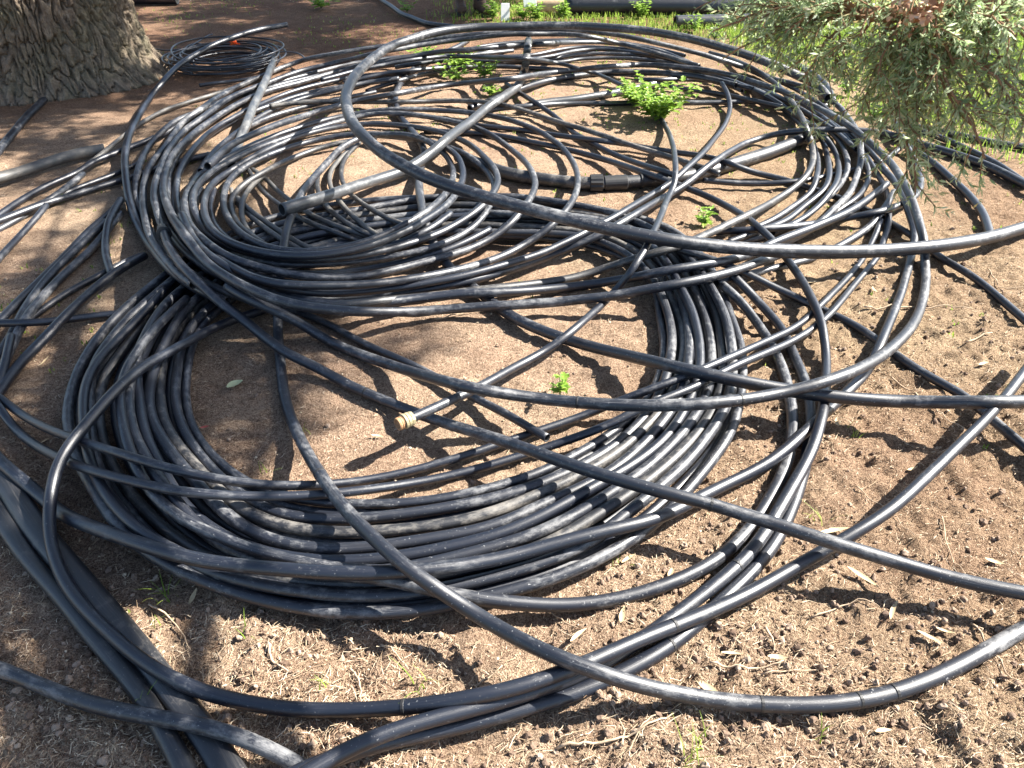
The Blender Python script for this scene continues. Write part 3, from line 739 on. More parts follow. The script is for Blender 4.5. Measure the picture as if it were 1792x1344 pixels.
for px, py in ((738, 112), (703, 143)):
    lathe_along('joint_band', PATH['Y'][0], nearest('Y', px, py), [(-.02, .0212), (-.018, .025), (.018, .025), (.02, .0212)], M['fit'], T3, 20)
I_ob = [o for o in COL.objects if o.get('label', '').startswith('long scuffed pipe with a clamp')][0]
ii = nearest('I', 285, 404)
lathe_along('clamp_body', PATH['I'][0], ii, [(-.045, .0195), (-.04, .026), (.028, .027), (.032, .0195)], M['fit'], I_ob, 18, 1)
lathe_along('clamp_lip', PATH['I'][0], ii + 2, [(-.01, .02), (-.008, .031), (.008, .031), (.01, .02)], M['fit'], I_ob, 18)
Z_ob = [o for o in COL.objects if 'tan threaded fitting' in o.get('label', '')][0]
Zp = PATH['Z'][0]; zi = len(Zp) - 2
lathe_along('fitting_ring', Zp, zi, [(-.012, .0155), (-.010, .0222), (.000, .0222), (.002, .018)], M['brass'], Z_ob, 18, 1)
lathe_along('fitting_ring', Zp, zi, [(.002, .018), (.003, .0235), (.012, .0235), (.014, .018)], M['brass'], Z_ob, 18)
lathe_along('fitting_ring', Zp, zi, [(.014, .018), (.015, .0242), (.023, .0242), (.025, .019)], M['brass'], Z_ob, 18)
lathe_along('threaded_end', Zp, zi, [(.025, .019), (.027, .021), (.030, .0195), (.033, .021), (.036, .0195), (.039, .0205), (.044, .0195), (.045, .016), (.038, .013)], M['rust'], Z_ob, 18)

# ------------------------------------------------------------------ thin tubing coil by the trunk
TC = tag(empty('tubing_coil', at(395, 112, 0)), 'small coil of thin black irrigation tubing beside the trunk foot', 'tubing coil')
cc = at(395, 112, 0)
for k in range(17):
    rad = 0.235 + 0.245 * ((k * 0.618) % 1.0)
    zz = 0.008 + 0.0125 * (k // 2) + 0.006 * random.random()
    a0 = random.uniform(0, 6.28); nn = 96
    a = a0 + np.linspace(0, 2 * math.pi * random.uniform(0.93, 1.02), nn)
    w = rad + 0.02 * np.sin(a * 2 + k) + 0.012 * np.sin(a * 3 + 2 * k)
    ex, ey = random.gauss(0, .018), random.gauss(0, .018)
    P = np.stack([cc[0] + ex + w * np.cos(a), cc[1] + ey + w * np.sin(a) * 0.98, np.full(nn, zz) + .006 * np.sin(a * 2 + k * 1.7)], -1)
    o = tube_mesh('turn', P, 0.0068, M['clean'], sides=7)
    o.parent = TC; o.location = Vector(o.location) - Vector(TC.location)
for k, s in enumerate(['300,98 315,92 330,80 345,76 356,80 350,90', '310,104 325,88 345,74 365,62 372,60', '480,92 505,91 525,95 536,104', '272,86 290,88 310,87 330,85']):
    A = catmull([(x, y, 0) for x, y in pts(s)])
    P = at(A[:, 0], A[:, 1], 0.075)
    o = tube_mesh('loose_end', P, 0.006, M['clean'], sides=7)
    o.parent = TC; o.location = Vector(o.location) - Vector(TC.location)
pipe('tend', 26, '346,150 365,147 390,144 420,141 450,135', 'dusty', 'thin grey pipe end lying between the tubing coil and the big coil')
# orange tape knotted on the coil
tv, tf = [], []
c0 = at(408, 76, 0.10)
for k in range(6):
    a = k * 1.1; l = random.uniform(.03, .06); w = .011
    d = np.array([math.cos(a), 0.3 * math.sin(a * 2), 0.4 * math.sin(a) + .3]); d /= np.linalg.norm(d)
    s = np.cross(d, [0, 1, .3]); s /= np.linalg.norm(s)
    b = len(tv)
    for q in range(4):
        t = q / 3
        m = c0 + d * l * t + np.array([0, 0, -0.02 * t * t]) + s * .006 * math.sin(q * 2 + k)
        tv += [m - s * w * (1 - .4 * t), m + s * w * (1 - .4 * t)]
    for q in range(3): tf.append((b + 2 * q, b + 2 * q + 1, b + 2 * q + 3, b + 2 * q + 2))
tape = mesh_obj('marker_tape', tv, tf, plain('orange_tape', (0.75, 0.13, 0.03), 0.5), None, True, c0)
tag(tape, 'scrap of orange marker tape tied on the small tubing coil', 'tape')

# ------------------------------------------------------------------ big tree at the upper left
def voro(x, y):
    xi, yi = np.floor(x), np.floor(y)
    f1 = np.full(x.shape, 9.0); f2 = np.full(x.shape, 9.0)
    for dx in (-1, 0, 1):
        for dy in (-1, 0, 1):
            cx, cy = xi + dx, yi + dy
            a = (cx.astype(int) * 73 + cy.astype(int) * 151) & 255
            jx = _val[_perm[a]]; jy = _val[_perm[a + 57]]
            d = np.hypot(cx + jx - x, cy + jy - y)
            f2 = np.where(d < f1, f1, np.minimum(f2, d)); f1 = np.minimum(f1, d)
    return f1, f2

def limb(V, F, pts_, radii, sides=10):
    P = np.array(pts_, float); n = len(P)
    T = np.gradient(P, axis=0); T /= np.linalg.norm(T, axis=1)[:, None]
    ref = np.array([0.3, 0.9, 0.2]); b0 = len(V)
    for i in range(n):
        S = np.cross(T[i], ref); S /= np.linalg.norm(S); U = np.cross(S, T[i])
        for j in range(sides):
            a = 2 * math.pi * j / sides
            V.append(P[i] + (S * math.cos(a) + U * math.sin(a)) * radii[i])
    for i in range(n - 1):
        for j in range(sides):
            k = (j + 1) % sides
            F.append((b0 + i * sides + j, b0 + i * sides + k, b0 + (i + 1) * sides + k, b0 + (i + 1) * sides + j))

def leaf_cloud(name, centres, radii, per, size, mat, parent, flat=0.6):
    """many small folded leaves spread through clumps"""
    V = []
    tot = len(centres) * per
    c = np.repeat(np.asarray(centres), per, 0); r = np.repeat(np.asarray(radii), per)
    d = rng.normal(size=(tot, 3)); d /= np.linalg.norm(d, axis=1)[:, None]
    p = c + d * (r * rng.random(tot) ** 0.45)[:, None] * np.array([1, 1, flat])
    a = rng.normal(size=(tot, 3)); a /= np.linalg.norm(a, axis=1)[:, None]
    b = np.cross(a, rng.normal(size=(tot, 3))); b /= np.linalg.norm(b, axis=1)[:, None]
    L = size * rng.uniform(.6, 1.3, tot); w = L * rng.uniform(.3, .5, tot)
    q = np.stack([p, p + a * (L * .5)[:, None] + b * w[:, None] * .5, p + a * L[:, None], p + a * (L * .5)[:, None] - b * w[:, None] * .5], 1)
    F = np.arange(tot * 4).reshape(-1, 4)
    o = big_mesh(name, q.reshape(-1, 3) - np.array(parent.location), F, mat)
    o.parent = parent
    return o

tb = at(95, 172, 0.0)
TRC = np.array([tb[0] - 0.30, tb[1] + 0.70, 0.0])
tree = tag(empty('tree', TRC), 'large old tree with deeply furrowed brown bark beside the tubing coil', 'tree')
nt = 760
zs = np.concatenate([np.linspace(-0.06, 0.95, 230), np.linspace(1.0, 3.6, 40)])
th = np.linspace(0, 2 * np.pi, nt, endpoint=False)
TH, ZZ = np.meshgrid(th, zs)
rad = 0.64 + 0.10 * np.exp(-np.maximum(ZZ, 0) / 0.30) + 0.10 * np.exp(-np.maximum(ZZ, 0) / 0.10) - 0.02 * ZZ
rad *= 1 + 0.035 * np.cos(TH * 3 + 0.6) + 0.03 * np.cos(TH * 5 + 2) * np.exp(-np.maximum(ZZ, 0) / .4)
cxn, cyn = np.cos(TH), np.sin(TH)
wu = TH * 84 / (2 * np.pi); wv = ZZ / 0.19
wq = 1.5 * fbm(cxn * 6, cyn * 6, ZZ * 3.0, 3)
f1, f2 = voro(wu * 1.0 + 0.9 * wq, wv + 0.7 * fbm(cxn * 9 + 5, cyn * 9, ZZ * 5, 3))
e = np.clip((f2 - f1) / 0.26, 0, 1)
bark = 0.044 * e ** 0.6 + 0.022 * fbm(cxn * 22, cyn * 22, ZZ * 9, 3) + 0.006 * fbm(cxn * 60, cyn * 60, ZZ * 55, 2)
rad = rad + bark - 0.04
TV = np.stack([TRC[0] + rad * cxn, TRC[1] + rad * cyn, ZZ], -1).reshape(-1, 3) - TRC
ti = np.arange(nt * len(zs)).reshape(len(zs), nt)
tfq = np.stack([ti[:-1], np.roll(ti[:-1], -1, 1), np.roll(ti[1:], -1, 1), ti[1:]], -1).reshape(-1, 4)
trunk = big_mesh('trunk', TV, tfq, M['bark'], True); trunk.parent = tree
V, F = [], []
limbs_end = []
for k in range(9):
    a = k * 0.70 + 0.3; L = random.uniform(3.2, 5.2)
    p0 = np.array([0, 0, 2.9 + 0.1 * (k % 4)])
    d = np.array([math.cos(a), math.sin(a), 0.35 + 0.1 * (k % 3)])
    P = [p0 + d * L * t + np.array([0, 0, 0.3 * math.sin(3 * t)]) for t in np.linspace(0, 1, 7)]
    limb(V, F, P, np.linspace(0.22, 0.04, 7)); limbs_end += P[2:]
lb = mesh_obj('limb', np.array(V) + TRC, F, M['bark'], None, True, TRC); lb.parent = tree; lb.location = (0, 0, 0)
cent = [np.array(p) + TRC + rng.normal(size=3) * .55 for p in limbs_end for _ in range(3)]
cent = [c for c in cent if c[2] > 2.6]
back, backr = [], []  # unseen leaf clumps added along the sun's rays to shade the back ground
for sx, sy, sr, n_ in [(-2.6, 8.6, 1.1, 95), (-1.0, 8.8, .8, 65), (-3.0, 7.2, .5, 18), (-1.7, 7.3, .5, 22), (-2.3, 6.4, .35, 6), (-3.3, 5.7, .5, 30), (-.5, 9.8, .6, 16), (-3.4, 10.2, 1.1, 30), (-2.9, 4.9, .3, 4)]:
    for q in range(n_):
        k = random.uniform(3.0, 4.8) / SUN_DIR.z
        back.append(np.array([sx + random.gauss(0, sr * .6) + SUN_DIR.x * k, sy + random.gauss(0, sr * .6) + SUN_DIR.y * k, SUN_DIR.z * k])); backr.append(random.uniform(.16, .38))
leaf_cloud('crown', back, backr, 170, 0.085, M['crown'], tree)
leaf_cloud('crown', cent, [0.42] * len(cent), 90, 0.11, M['crown'], tree)

# ------------------------------------------------------------------ conifer whose boughs hang in at the right
CT = np.array([2.35, 0.45, 0.0])
con = tag(empty('conifer_tree', CT), 'conifer with grey green hanging sprays over the right side of the pipes', 'tree')
V, F = [], []
limb(V, F, [CT + np.array([0.05 * math.sin(t * 3), 0.04 * t, 7.0 * t]) for t in np.linspace(0, 1, 12)], np.linspace(0.24, 0.06, 12), 16)
ctrunk = mesh_obj('trunk', V, F, M['bark'], None, True, CT); ctrunk.parent = con; ctrunk.location = (0, 0, 0)

# boughs: high ones shade the left of the scene, a low one hangs into view
V, F = [], []
shade = [(-1.45, 2.0, .5, 4), (-1.1, 2.75, .45, 5), (-1.9, 2.6, .5, 3), (-2.3, 3.4, .7, 4), (-1.3, 3.6, .35, 2), (-1.5, 1.15, .3, 2),
         (-2.9, 4.4, .8, 5), (-1.75, 4.3, .35, 2), (-2.6, 5.6, .6, 4), (-3.6, 5.4, .8, 6), (-1.0, 2.2, .28, 3), (-1.05, 3.0, .25, 3)]
cc2, rr2 = [], []
for sx, sy, sr, n_ in shade:
    for q in range(int(n_ * 3.2)):
        hgt = random.uniform(3.0, 5.2)
        gx_, gy_ = sx + random.gauss(0, sr * .6), sy + random.gauss(0, sr * .6)
        k = hgt / SUN_DIR.z
        cc2.append(np.array([gx_ + SUN_DIR.x * k, gy_ + SUN_DIR.y * k, hgt])); rr2.append(random.uniform(.09, .25))
order = sorted(range(len(cc2)), key=lambda i: cc2[i][2])
for i in order[::6]:
    e_ = cc2[i]; s_ = CT + np.array([0, 0, max(2.2, e_[2] - 1.2)])
    mid_ = (s_ + e_) / 2 + np.array([0, 0, .35])
    P = catmull(np.array([s_, mid_, e_]), 5)
    limb(V, F, P, np.linspace(.05, .008, len(P)), 6)
leaf_cloud('crown', cc2, rr2, 210, 0.06, M['conleaf'], con, 0.8)

# low bough in view: twigs traced where they hang, about 1.15 m from the lens
def near_pt(px, py, dist):
    d = ray(px, py); d = d / np.linalg.norm(d)
    return np.array([0, 0, CAM_H]) + d * dist
twigs = []
main = [near_pt(*p) for p in ((1990, -120, 1.75), (1850, -40, 1.5), (1700, 5, 1.36), (1600, 22, 1.30), (1500, 25, 1.27))]
main = [CT + np.array([0, 0.1, 1.95])] + main
Pm = catmull(np.array(main), 8)
limb(V, F, Pm, np.linspace(.035, .009, len(Pm)), 8)
def branch(p0, p1, sag, n=10):
    t = np.linspace(0, 1, n)[:, None]
    P = p0 * (1 - t) + p1 * t
    P[:, 2] += sag * np.sin(np.pi * t[:, 0])
    return P
ends = [(1245, 40, 1.26), (1262, 105, 1.24), (1300, 30, 1.22), (1320, 95, 1.24), (1370, 60, 1.2), (1385, 118, 1.22), (1420, 40, 1.3), (1450, 130, 1.25), (1480, 90, 1.32),
        (1500, 175, 1.25), (1540, 130, 1.22), (1555, 215, 1.22), (1575, 295, 1.22), (1590, 180, 1.28), (1600, 262, 1.2), (1630, 130, 1.3), (1640, 215, 1.24), (1660, 175, 1.2),
        (1690, 230, 1.22), (1700, 120, 1.3), (1722, 268, 1.2), (1745, 180, 1.25), (1765, 235, 1.22), (1780, 130, 1.28), (1800, 190, 1.2), (1560, 60, 1.34), (1640, 60, 1.2),
        (1730, 60, 1.28), (1790, 60, 1.2), (1350, 5, 1.26), (1440, -10, 1.22), (1520, -15, 1.28), (1620, -20, 1.22), (1840, 110, 1.25), (1850, 220, 1.2), (1280, -5, 1.25), (1615, 325, 1.2), (1700, 40, 1.25), (1760, 10, 1.3)]
while len(ends) < 52:
    px_, py_ = random.uniform(1235, 1840), random.uniform(-40, 300)
    low = np.interp(px_, [1235, 1300, 1400, 1460, 1500, 1560, 1640, 1700, 1840], [70, 115, 125, 135, 185, 265, 285, 240, 225])
    if py_ < low: ends.append((px_, py_, random.uniform(1.14, 1.42)))
leafV = []
def scale_leaves(P, n, L):
    """overlapping pointed scales set around a twig"""
    for k in range(n):
        t = random.random() * (len(P) - 1.001); i = int(t); f = t - i
        p = P[i] * (1 - f) + P[i + 1] * f
        T = P[i + 1] - P[i]; T = T / np.linalg.norm(T)
        o = rng.normal(size=3); o -= T * (o @ T); o /= np.linalg.norm(o)
        d = T * random.uniform(.55, 1.0) + o * random.uniform(.35, .9); d /= np.linalg.norm(d)
        s = np.cross(d, rng.normal(size=3)); s /= np.linalg.norm(s)
        l = L * random.uniform(.6, 1.35); w = l * .105
        leafV.append((p, p + d * l * .45 + s * w, p + d * l, p + d * l * .45 - s * w))
for ex in ends:
    e_ = near_pt(*ex)
    di = np.linalg.norm(Pm - e_, axis=1); i0 = int(np.argmin(di + 0.15 * np.abs(np.arange(len(Pm)) - len(Pm) * .8) / len(Pm)))
    i0 = min(len(Pm) - 1, max(12, i0))
    Pb = branch(Pm[i0], e_, random.uniform(.0, .03), 12) + np.cumsum(rng.normal(size=(12, 3)) * .0022, 0)
    limb(V, F, Pb, np.linspace(.0032, .0011, 12), 5)
    scale_leaves(Pb[5:], 30, .011)
    length = np.linalg.norm(e_ - Pm[i0])
    for j in range(int(7 + length * 23)):
        t = random.uniform(.12, 1.0); i = min(10, int(t * 11)); p = Pb[i] + (Pb[i + 1] - Pb[i]) * (t * 11 - i)
        T = Pb[i + 1] - Pb[i]; T = T / np.linalg.norm(T)
        o = rng.normal(size=3); o -= T * (o @ T); o /= np.linalg.norm(o)
        d = T * .75 + o * .8 + np.array([0, 0, -.28]); d /= np.linalg.norm(d)
        ln = random.uniform(.03, .075)
        q = branch(p, p + d * ln, random.uniform(-.004, .008), 5)
        limb(V, F, q, np.linspace(.0012, .0007, 5), 3)
        scale_leaves(q, int(ln * 330), .0125)
        for _ in range(3):
            k = random.randint(1, 4); d2 = d * .6 + rng.normal(size=3) * .5; d2 /= np.linalg.norm(d2)
            l2 = random.uniform(.012, .03)
            scale_leaves(branch(q[k], q[k] + d2 * l2, 0, 3), int(l2 * 400), .0115)
bl = mesh_obj('limb', V, F, M['contwig'], None, True, CT); bl.parent = con; bl.location = (0, 0, 0)
LV = np.array(leafV).reshape(-1, 3) - CT
lo = big_mesh('foliage', LV, np.arange(len(LV)).reshape(-1, 4), M['conleaf']); lo.parent = con
# withered brown leaves caught on the bough
V, F = [], []
for k in range(90):
    c_ = near_pt(random.gauss(1605, 20), random.gauss(18, 14), random.uniform(1.16, 1.24))
    d = rng.normal(size=3); d /= np.linalg.norm(d); t_ = np.cross(d, rng.normal(size=3)); t_ /= np.linalg.norm(t_); n_ = np.cross(d, t_)
    b0 = len(V); L_ = random.uniform(.007, .017)
    for q in range(5):
        u_ = q / 4; w_ = .3 * L_ * math.sin(math.pi * (u_ * .9 + .05))
        m_ = c_ + d * L_ * (u_ - .5) + n_ * L_ * .35 * math.sin(math.pi * u_)
        V += [m_ - t_ * w_, m_ + n_ * w_ * .5, m_ + t_ * w_]
    for q in range(4):
        F += [(b0 + 3 * q, b0 + 3 * q + 1, b0 + 3 * q + 4, b0 + 3 * q + 3), (b0 + 3 * q + 1, b0 + 3 * q + 2, b0 + 3 * q + 5, b0 + 3 * q + 4)]
wl = mesh_obj('withered_leaves', V, F, island_mat('withered_leaf', [(0, (.22, .10, .05)), (.5, (.42, .25, .15)), (1, (.68, .54, .42))], .7), None, True, CT)
wl.parent = con; wl.location = (0, 0, 0)

# ------------------------------------------------------------------ litter on the soil
def visible_samples(n, y0=60, y1=1420, x0=-250, x1=2050):
    p = at(rng.uniform(x0, x1, n), rng.uniform(y0, y1, n), 0.0)
    return p
# needles
def needles(name, n, lmin, lmax, wid, mat, zone=None, lift=.004, y0=60):
    p = visible_samples(n, y0)
    if zone is not None:
        k = rng.random(n) < zone(p[:, 0], p[:, 1]); p = p[k]; n = len(p)
    a = rng.uniform(0, np.pi, n); L = rng.uniform(lmin, lmax, n) / 2; w = wid * rng.uniform(.6, 1.3, n)
    tilt = rng.normal(0, .16, n); bend = rng.normal(0, .22, n)
    d = np.stack([np.cos(a), np.sin(a), tilt], -1); s = np.stack([-np.sin(a), np.cos(a), np.zeros(n)], -1)
    z = ground_h(p[:, 0], p[:, 1]) + lift * rng.uniform(.2, 1.2, n) + np.abs(tilt) * L * .6
    c = np.stack([p[:, 0], p[:, 1], z], -1)
    A = c - d * L[:, None]; B = c + d * L[:, None]
    Mi = c + s * (bend * L)[:, None] + np.array([0, 0, .0012])
    W = s * (w / 2)[:, None]; Z = np.array([0, 0, 1.0]) * (w * .45)[:, None]
    V = np.stack([A - W, A + W, Mi - W, Mi + Z, Mi + W, B], 1).reshape(-1, 3)
    b = (np.arange(n) * 6)[:, None]
    F = np.concatenate([b + np.array([[0, 3, 2]]), b + np.array([[0, 1, 3]]), b + np.array([[1, 4, 3]]), b + np.array([[2, 3, 5]]), b + np.array([[3, 4, 5]])], 0)
    o = big_mesh(name, V, F, mat)
    tag(o, kind='stuff')
    return o
o = needles('needle_litter', 100000, .007, .024, .0013, M['needle'], lambda x, y: np.clip(.42 + .75 * fbm(x * 2.2, y * 2.2, 11., 3), .1, 1), y0=150); tag(o, 'fine reddish brown dry needles scattered all over the soil', 'litter')
o = needles('straw_litter', 27000, .008, .045, .0015, M['chip'], lambda x, y: (.08 + .92 * rough_zone(x, y)) * np.clip(.45 + 1.1 * fbm(x * 1.9, y * 1.9, 21., 3), .12, 1), .007, 300); tag(o, 'pale straw and bark shreds strewn over the cloddy soil', 'litter')
# clods
ico = bmesh.new(); bmesh.ops.create_icosphere(ico, subdivisions=2, radius=1.0)
iv = np.array([v.co[:] for v in ico.verts]); if_ = np.array([[v.index for v in f.verts] for f in ico.faces]); ico.free()
def clods(name, n, r0, r1, zone, mat, y0=300):
    p = visible_samples(n, y0); k = rng.random(n) < zone(p[:, 0], p[:, 1]); p = p[k]; n = len(p)
    r = r0 + (r1 - r0) * rng.random(n) ** 2.6
    sc = rng.uniform(.65, 1.25, (n, 1, 3)); jit = rng.normal(1, .11, (n, len(iv), 1)) + .38 * vnoise(iv[None, :, 0] * 2.1 + rng.random((n, 1)) * 90, iv[None, :, 1] * 1.7, iv[None, :, 2] * 1.7)[..., None]
    Vv = iv[None] * jit * sc * r[:, None, None]
    a = rng.uniform(0, 6.28, n); ca, sa = np.cos(a)[:, None], np.sin(a)[:, None]
    X = Vv[..., 0] * ca - Vv[..., 1] * sa; Y = Vv[..., 0] * sa + Vv[..., 1] * ca
    z = ground_h(p[:, 0], p[:, 1]) + r * .35
    V = np.stack([X + p[:, :1], Y + p[:, 1:2], Vv[..., 2] + z[:, None]], -1).reshape(-1, 3)
    F = (if_[None] + (np.arange(n) * len(iv))[:, None, None]).reshape(-1, 3)
    o = big_mesh(name, V, F, mat, False); return tag(o, kind='stuff')
o = clods('soil_clods', 12000, .0022, .0095, lambda x, y: .05 + .9 * rough_zone(x, y) * np.clip(.45 + 1.2 * fbm(x * 2.5, y * 2.5, 9., 3), .05, 1), M['clod']); tag(o, 'loose dark crumbs of soil over the rough ground', 'soil')
o = clods('soil_grit', 7000, .0012, .004, lambda x, y: .5 + .5 * rough_zone(x, y), M['chip'], 200); tag(o, 'fine pale grit and chips mixed in the soil', 'soil')

# fallen leaves and twigs: single things
def leaf_mesh(L, W, curl, mat):
    V, F = [], []
    n = 9
    for i in range(n):
        t = i / (n - 1); w = W * (math.sin(math.pi * min(1, t * .93 + .04)) ** .8) * (1 - .25 * t)
        x = (t - .5) * L; yb = .10 * L * math.sin(2.2 * t); z = curl * (2 * t - 1) ** 2 + .002
        V += [(x, yb - w, z + w * .5), (x, yb, z), (x, yb + w, z + w * .35)]
    for i in range(n - 1):
        b = i * 3
        F += [(b, b + 3, b + 4, b + 1), (b + 1, b + 4, b + 5, b + 2)]
    me = bpy.data.meshes.new('dry_leaf'); me.from_pydata(V, [], F); me.materials.append(mat)
    me.polygons.foreach_set('use_smooth', [True] * len(F)); me.update()
    return me
lm = [leaf_mesh(.085, .0085, .006, M['dleaf']), leaf_mesh(.06, .009, .009, M['dleaf']), leaf_mesh(.05, .007, .004, M['dleaf'])]
for k, (px, py, ang, sz) in enumerate([(1508, 1012, -65, 1.1), (1242, 1205, -48, 1.25), (1625, 1120, -55, 1.2), (1568, 1068, 50, .8), (1655, 1105, -30, .7), (1545, 1282, 10, .9),
    (1460, 930, 8, 1.1), (1092, 1085, 70, 1.0), (1100, 980, 35, 1.0), (1180, 1000, 55, .9), (340, 1045, 80, .8), (78, 772, 60, .8), (80, 632, 75, .6), (1465, 745, 75, .8),
    (1530, 510, 88, .9), (1280, 1150, -12, .6), (1360, 1155, -10, .8), (660, 765, -8, .8), (1420, 498, 15, .8), (1600, 815, 20, .7), (1690, 770, 30, 1.0), (1320, 985, 60, .7), (1250, 640, 30, .6), (1720, 640, 15, .9), (1012, 1120, 40, .7), (1740, 985, -30, .8)]):
    o = bpy.data.objects.new('dry_leaf', lm[k % 3]); COL.objects.link(o)
    p = at(px, py, 0); o.location = (p[0], p[1], float(ground_h(p[0], p[1])) + .007)
    o.rotation_euler = (random.gauss(0, .15), random.gauss(0, .12), R(ang)); o.scale = (sz,) * 3
    tag(o, 'narrow dry tan gum leaf fallen on the bare soil', 'leaf', 'dry gum leaves on the soil')
gl = bpy.data.objects.new('fallen_leaf', leaf_mesh(.06, .022, .006, M['gleaf'])); COL.objects.link(gl)
p = at(413, 678, 0); gl.location = (p[0], p[1], .006); gl.rotation_euler = (0, 0, R(40))
tag(gl, 'broad pale green fallen leaf inside the front coil', 'leaf')
rl = bpy.data.objects.new('fallen_leaf', leaf_mesh(.03, .007, .004, plain('red_leaf', (.36, .07, .05), .6))); COL.objects.link(rl)
p = at(360, 752, 0); rl.location = (p[0], p[1], .006); rl.rotation_euler = (0, 0, R(15))
tag(rl, 'tiny red leaf on shaded soil inside the front coil', 'leaf')

def twig(pp, r, label='crooked dry twig lying on the bare soil', group='dry twigs on the soil'):
    A = catmull(np.array([(x, y, 0) for x, y in pp], float), 6)
    P = at(A[:, 0], A[:, 1], 0)
    P[:, 2] = ground_h(P[:, 0], P[:, 1]) + r + .006
    P += rng.normal(size=P.shape) * .0012
    V, F = [], []
    limb(V, F, P, np.linspace(r, r * .45, len(P)), 6)
    F.append(tuple(range(6))[::-1]); F.append(tuple(len(V) - 6 + j for j in range(6)))
    o = mesh_obj('twig', V, F, M['twig'], None, True, P[0])
    tag(o, label, 'twig', group)
for pp, r in [([(972, 1310), (1050, 1305), (1120, 1285), (1185, 1250)], .0035), ([(1085, 1310), (1092, 1280), (1068, 1240)], .0025), ([(950, 1045), (970, 1075), (1010, 1105)], .0025),
    ([(470, 1130), (478, 1158), (505, 1175)], .004), ([(610, 1160), (628, 1190), (632, 1232)], .0035), ([(665, 1120), (690, 1145), (715, 1170)], .0025), ([(830, 1200), (880, 1170)], .0028),
    ([(1340, 1100), (1355, 1135), (1352, 1140)], .0035), ([(1240, 1165), (1310, 1172), (1370, 1160)], .003), ([(1180, 1080), (1245, 1085), (1300, 1100)], .0022), ([(1510, 545), (1580, 542), (1650, 540), (1700, 545)], .004),
    ([(1730, 470), (1750, 500), (1792, 505)], .0025), ([(1600, 690), (1640, 720), (1690, 745)], .003), ([(1650, 900), (1662, 960), (1700, 1020)], .0022), ([(1500, 850), (1560, 890), (1590, 930)], .002),
    ([(1420, 1075), (1500, 1050), (1540, 1062)], .0022), ([(1700, 1090), (1740, 1150), (1785, 1205)], .003), ([(760, 560), (815, 548), (850, 545)], .003), ([(640, 545), (700, 560), (740, 558)], .002),
    ([(260, 1057), (300, 1080), (335, 1142)], .003), ([(1100, 1320), (1130, 1270), (1200, 1235)], .002), ([(1330, 1180), (1450, 1165)], .002), ([(1560, 660), (1610, 690)], .003), ([(1690, 600), (1735, 585)], .004)]:
    if pp[0][0] == 972: twig(pp, r, 'longest crooked pale twig, outside the dusty pipe sweeping round the near soil', None)
    elif pp[0][0] == 950: twig(pp, r, 'forked pale twig leaning off the arc just outside the front coil', None)
    elif pp[0][0] == 260: twig(pp, r, 'straight brown twig beside the wide flattened hose', None)
    elif pp[0][0] == 760: twig(pp, r, 'dry twig inside the coil opening under the pile front', None)
    else: twig(pp, r)

# ------------------------------------------------------------------ grass and weeds
def grass(name, P, h, w, label):
    n = len(P); a = rng.uniform(0, 6.28, n)
    lean = rng.uniform(.1, .9, n); H = h * rng.uniform(.5, 1.3, n)
    d = np.stack([np.cos(a), np.sin(a), np.zeros(n)], -1); s = np.stack([-np.sin(a), np.cos(a), np.zeros(n)], -1)
    up = np.array([0, 0, 1.0])
    m = P + d * (lean * H * .25)[:, None] + up * (H * .6)[:, None]
    t = P + d * (lean * H)[:, None] + up * (H * (1 - lean * .35))[:, None]
    W = s * w
    V = np.stack([P - W, P + W, m - W * .8, m + W * .8, t], 1).reshape(-1, 3)
    b = (np.arange(n) * 5)[:, None]
    F = np.concatenate([b + np.array([[0, 1, 3]]), b + np.array([[0, 3, 2]]), b + np.array([[2, 3, 4]])], 0)
    o = big_mesh(name, V, F, M['grass']); tag(o, label, 'grass', kind='stuff'); return o
gp = []
x = rng.uniform(-1.2, 9, 70000); y = rng.uniform(6.6, 12, 70000)
dens = np.clip((y - (7.75 - .3 * x)) * 2.0 + .3 * fbm(x * 1.5, y * 1.5, 0, 3), 0, 1) * np.clip((x + .9) * 1.2, 0, 1)
k = rng.random(70000) < dens; gp.append(np.stack([x[k], y[k], np.zeros(k.sum())], -1))
x = rng.uniform(2.0, 7, 50000); y = rng.uniform(3.6, 8, 50000)
dens = np.clip((x - 2.7 + .6 * (y - 5.2) + .6 * fbm(x * 1.5, y * 1.5, 0, 3)), 0, 1)
k = rng.random(50000) < dens; gp.append(np.stack([x[k], y[k], np.zeros(k.sum())], -1))
x = rng.uniform(-4, 1, 5000); y = rng.uniform(6.6, 12, 5000)
k = rng.random(5000) < np.clip(fbm(x * 1.2, y * 1.2, 4, 3) - .05, 0, 1); gp.append(np.stack([x[k], y[k], np.zeros(k.sum())], -1))
gh = [np.full(len(q_), h_) for q_, h_ in zip(gp, (.06, .07, .022))]
grass('grass', np.vstack(gp), np.concatenate(gh), .0035, 'bright green grass beyond the pipes and under the conifer')
# sparse seedlings and blades through the soil
x = rng.uniform(-2.2, 3.2, 3000); y = rng.uniform(1.2, 7, 3000)
k = rng.random(3000) < np.clip(fbm(x * 1.1, y * 1.1, 8, 3) * .5 + .04 + .10 * (y - 2.3) * (x > -.2), 0, 1)
seed_p = np.stack([x[k], y[k], ground_h(x[k], y[k])], -1)
grass('seedlings', np.repeat(seed_p, 3, 0) + rng.normal(size=(len(seed_p) * 3, 3)) * [.008, .008, 0], .018, .003, 'tiny green seedlings sprinkled over the soil')

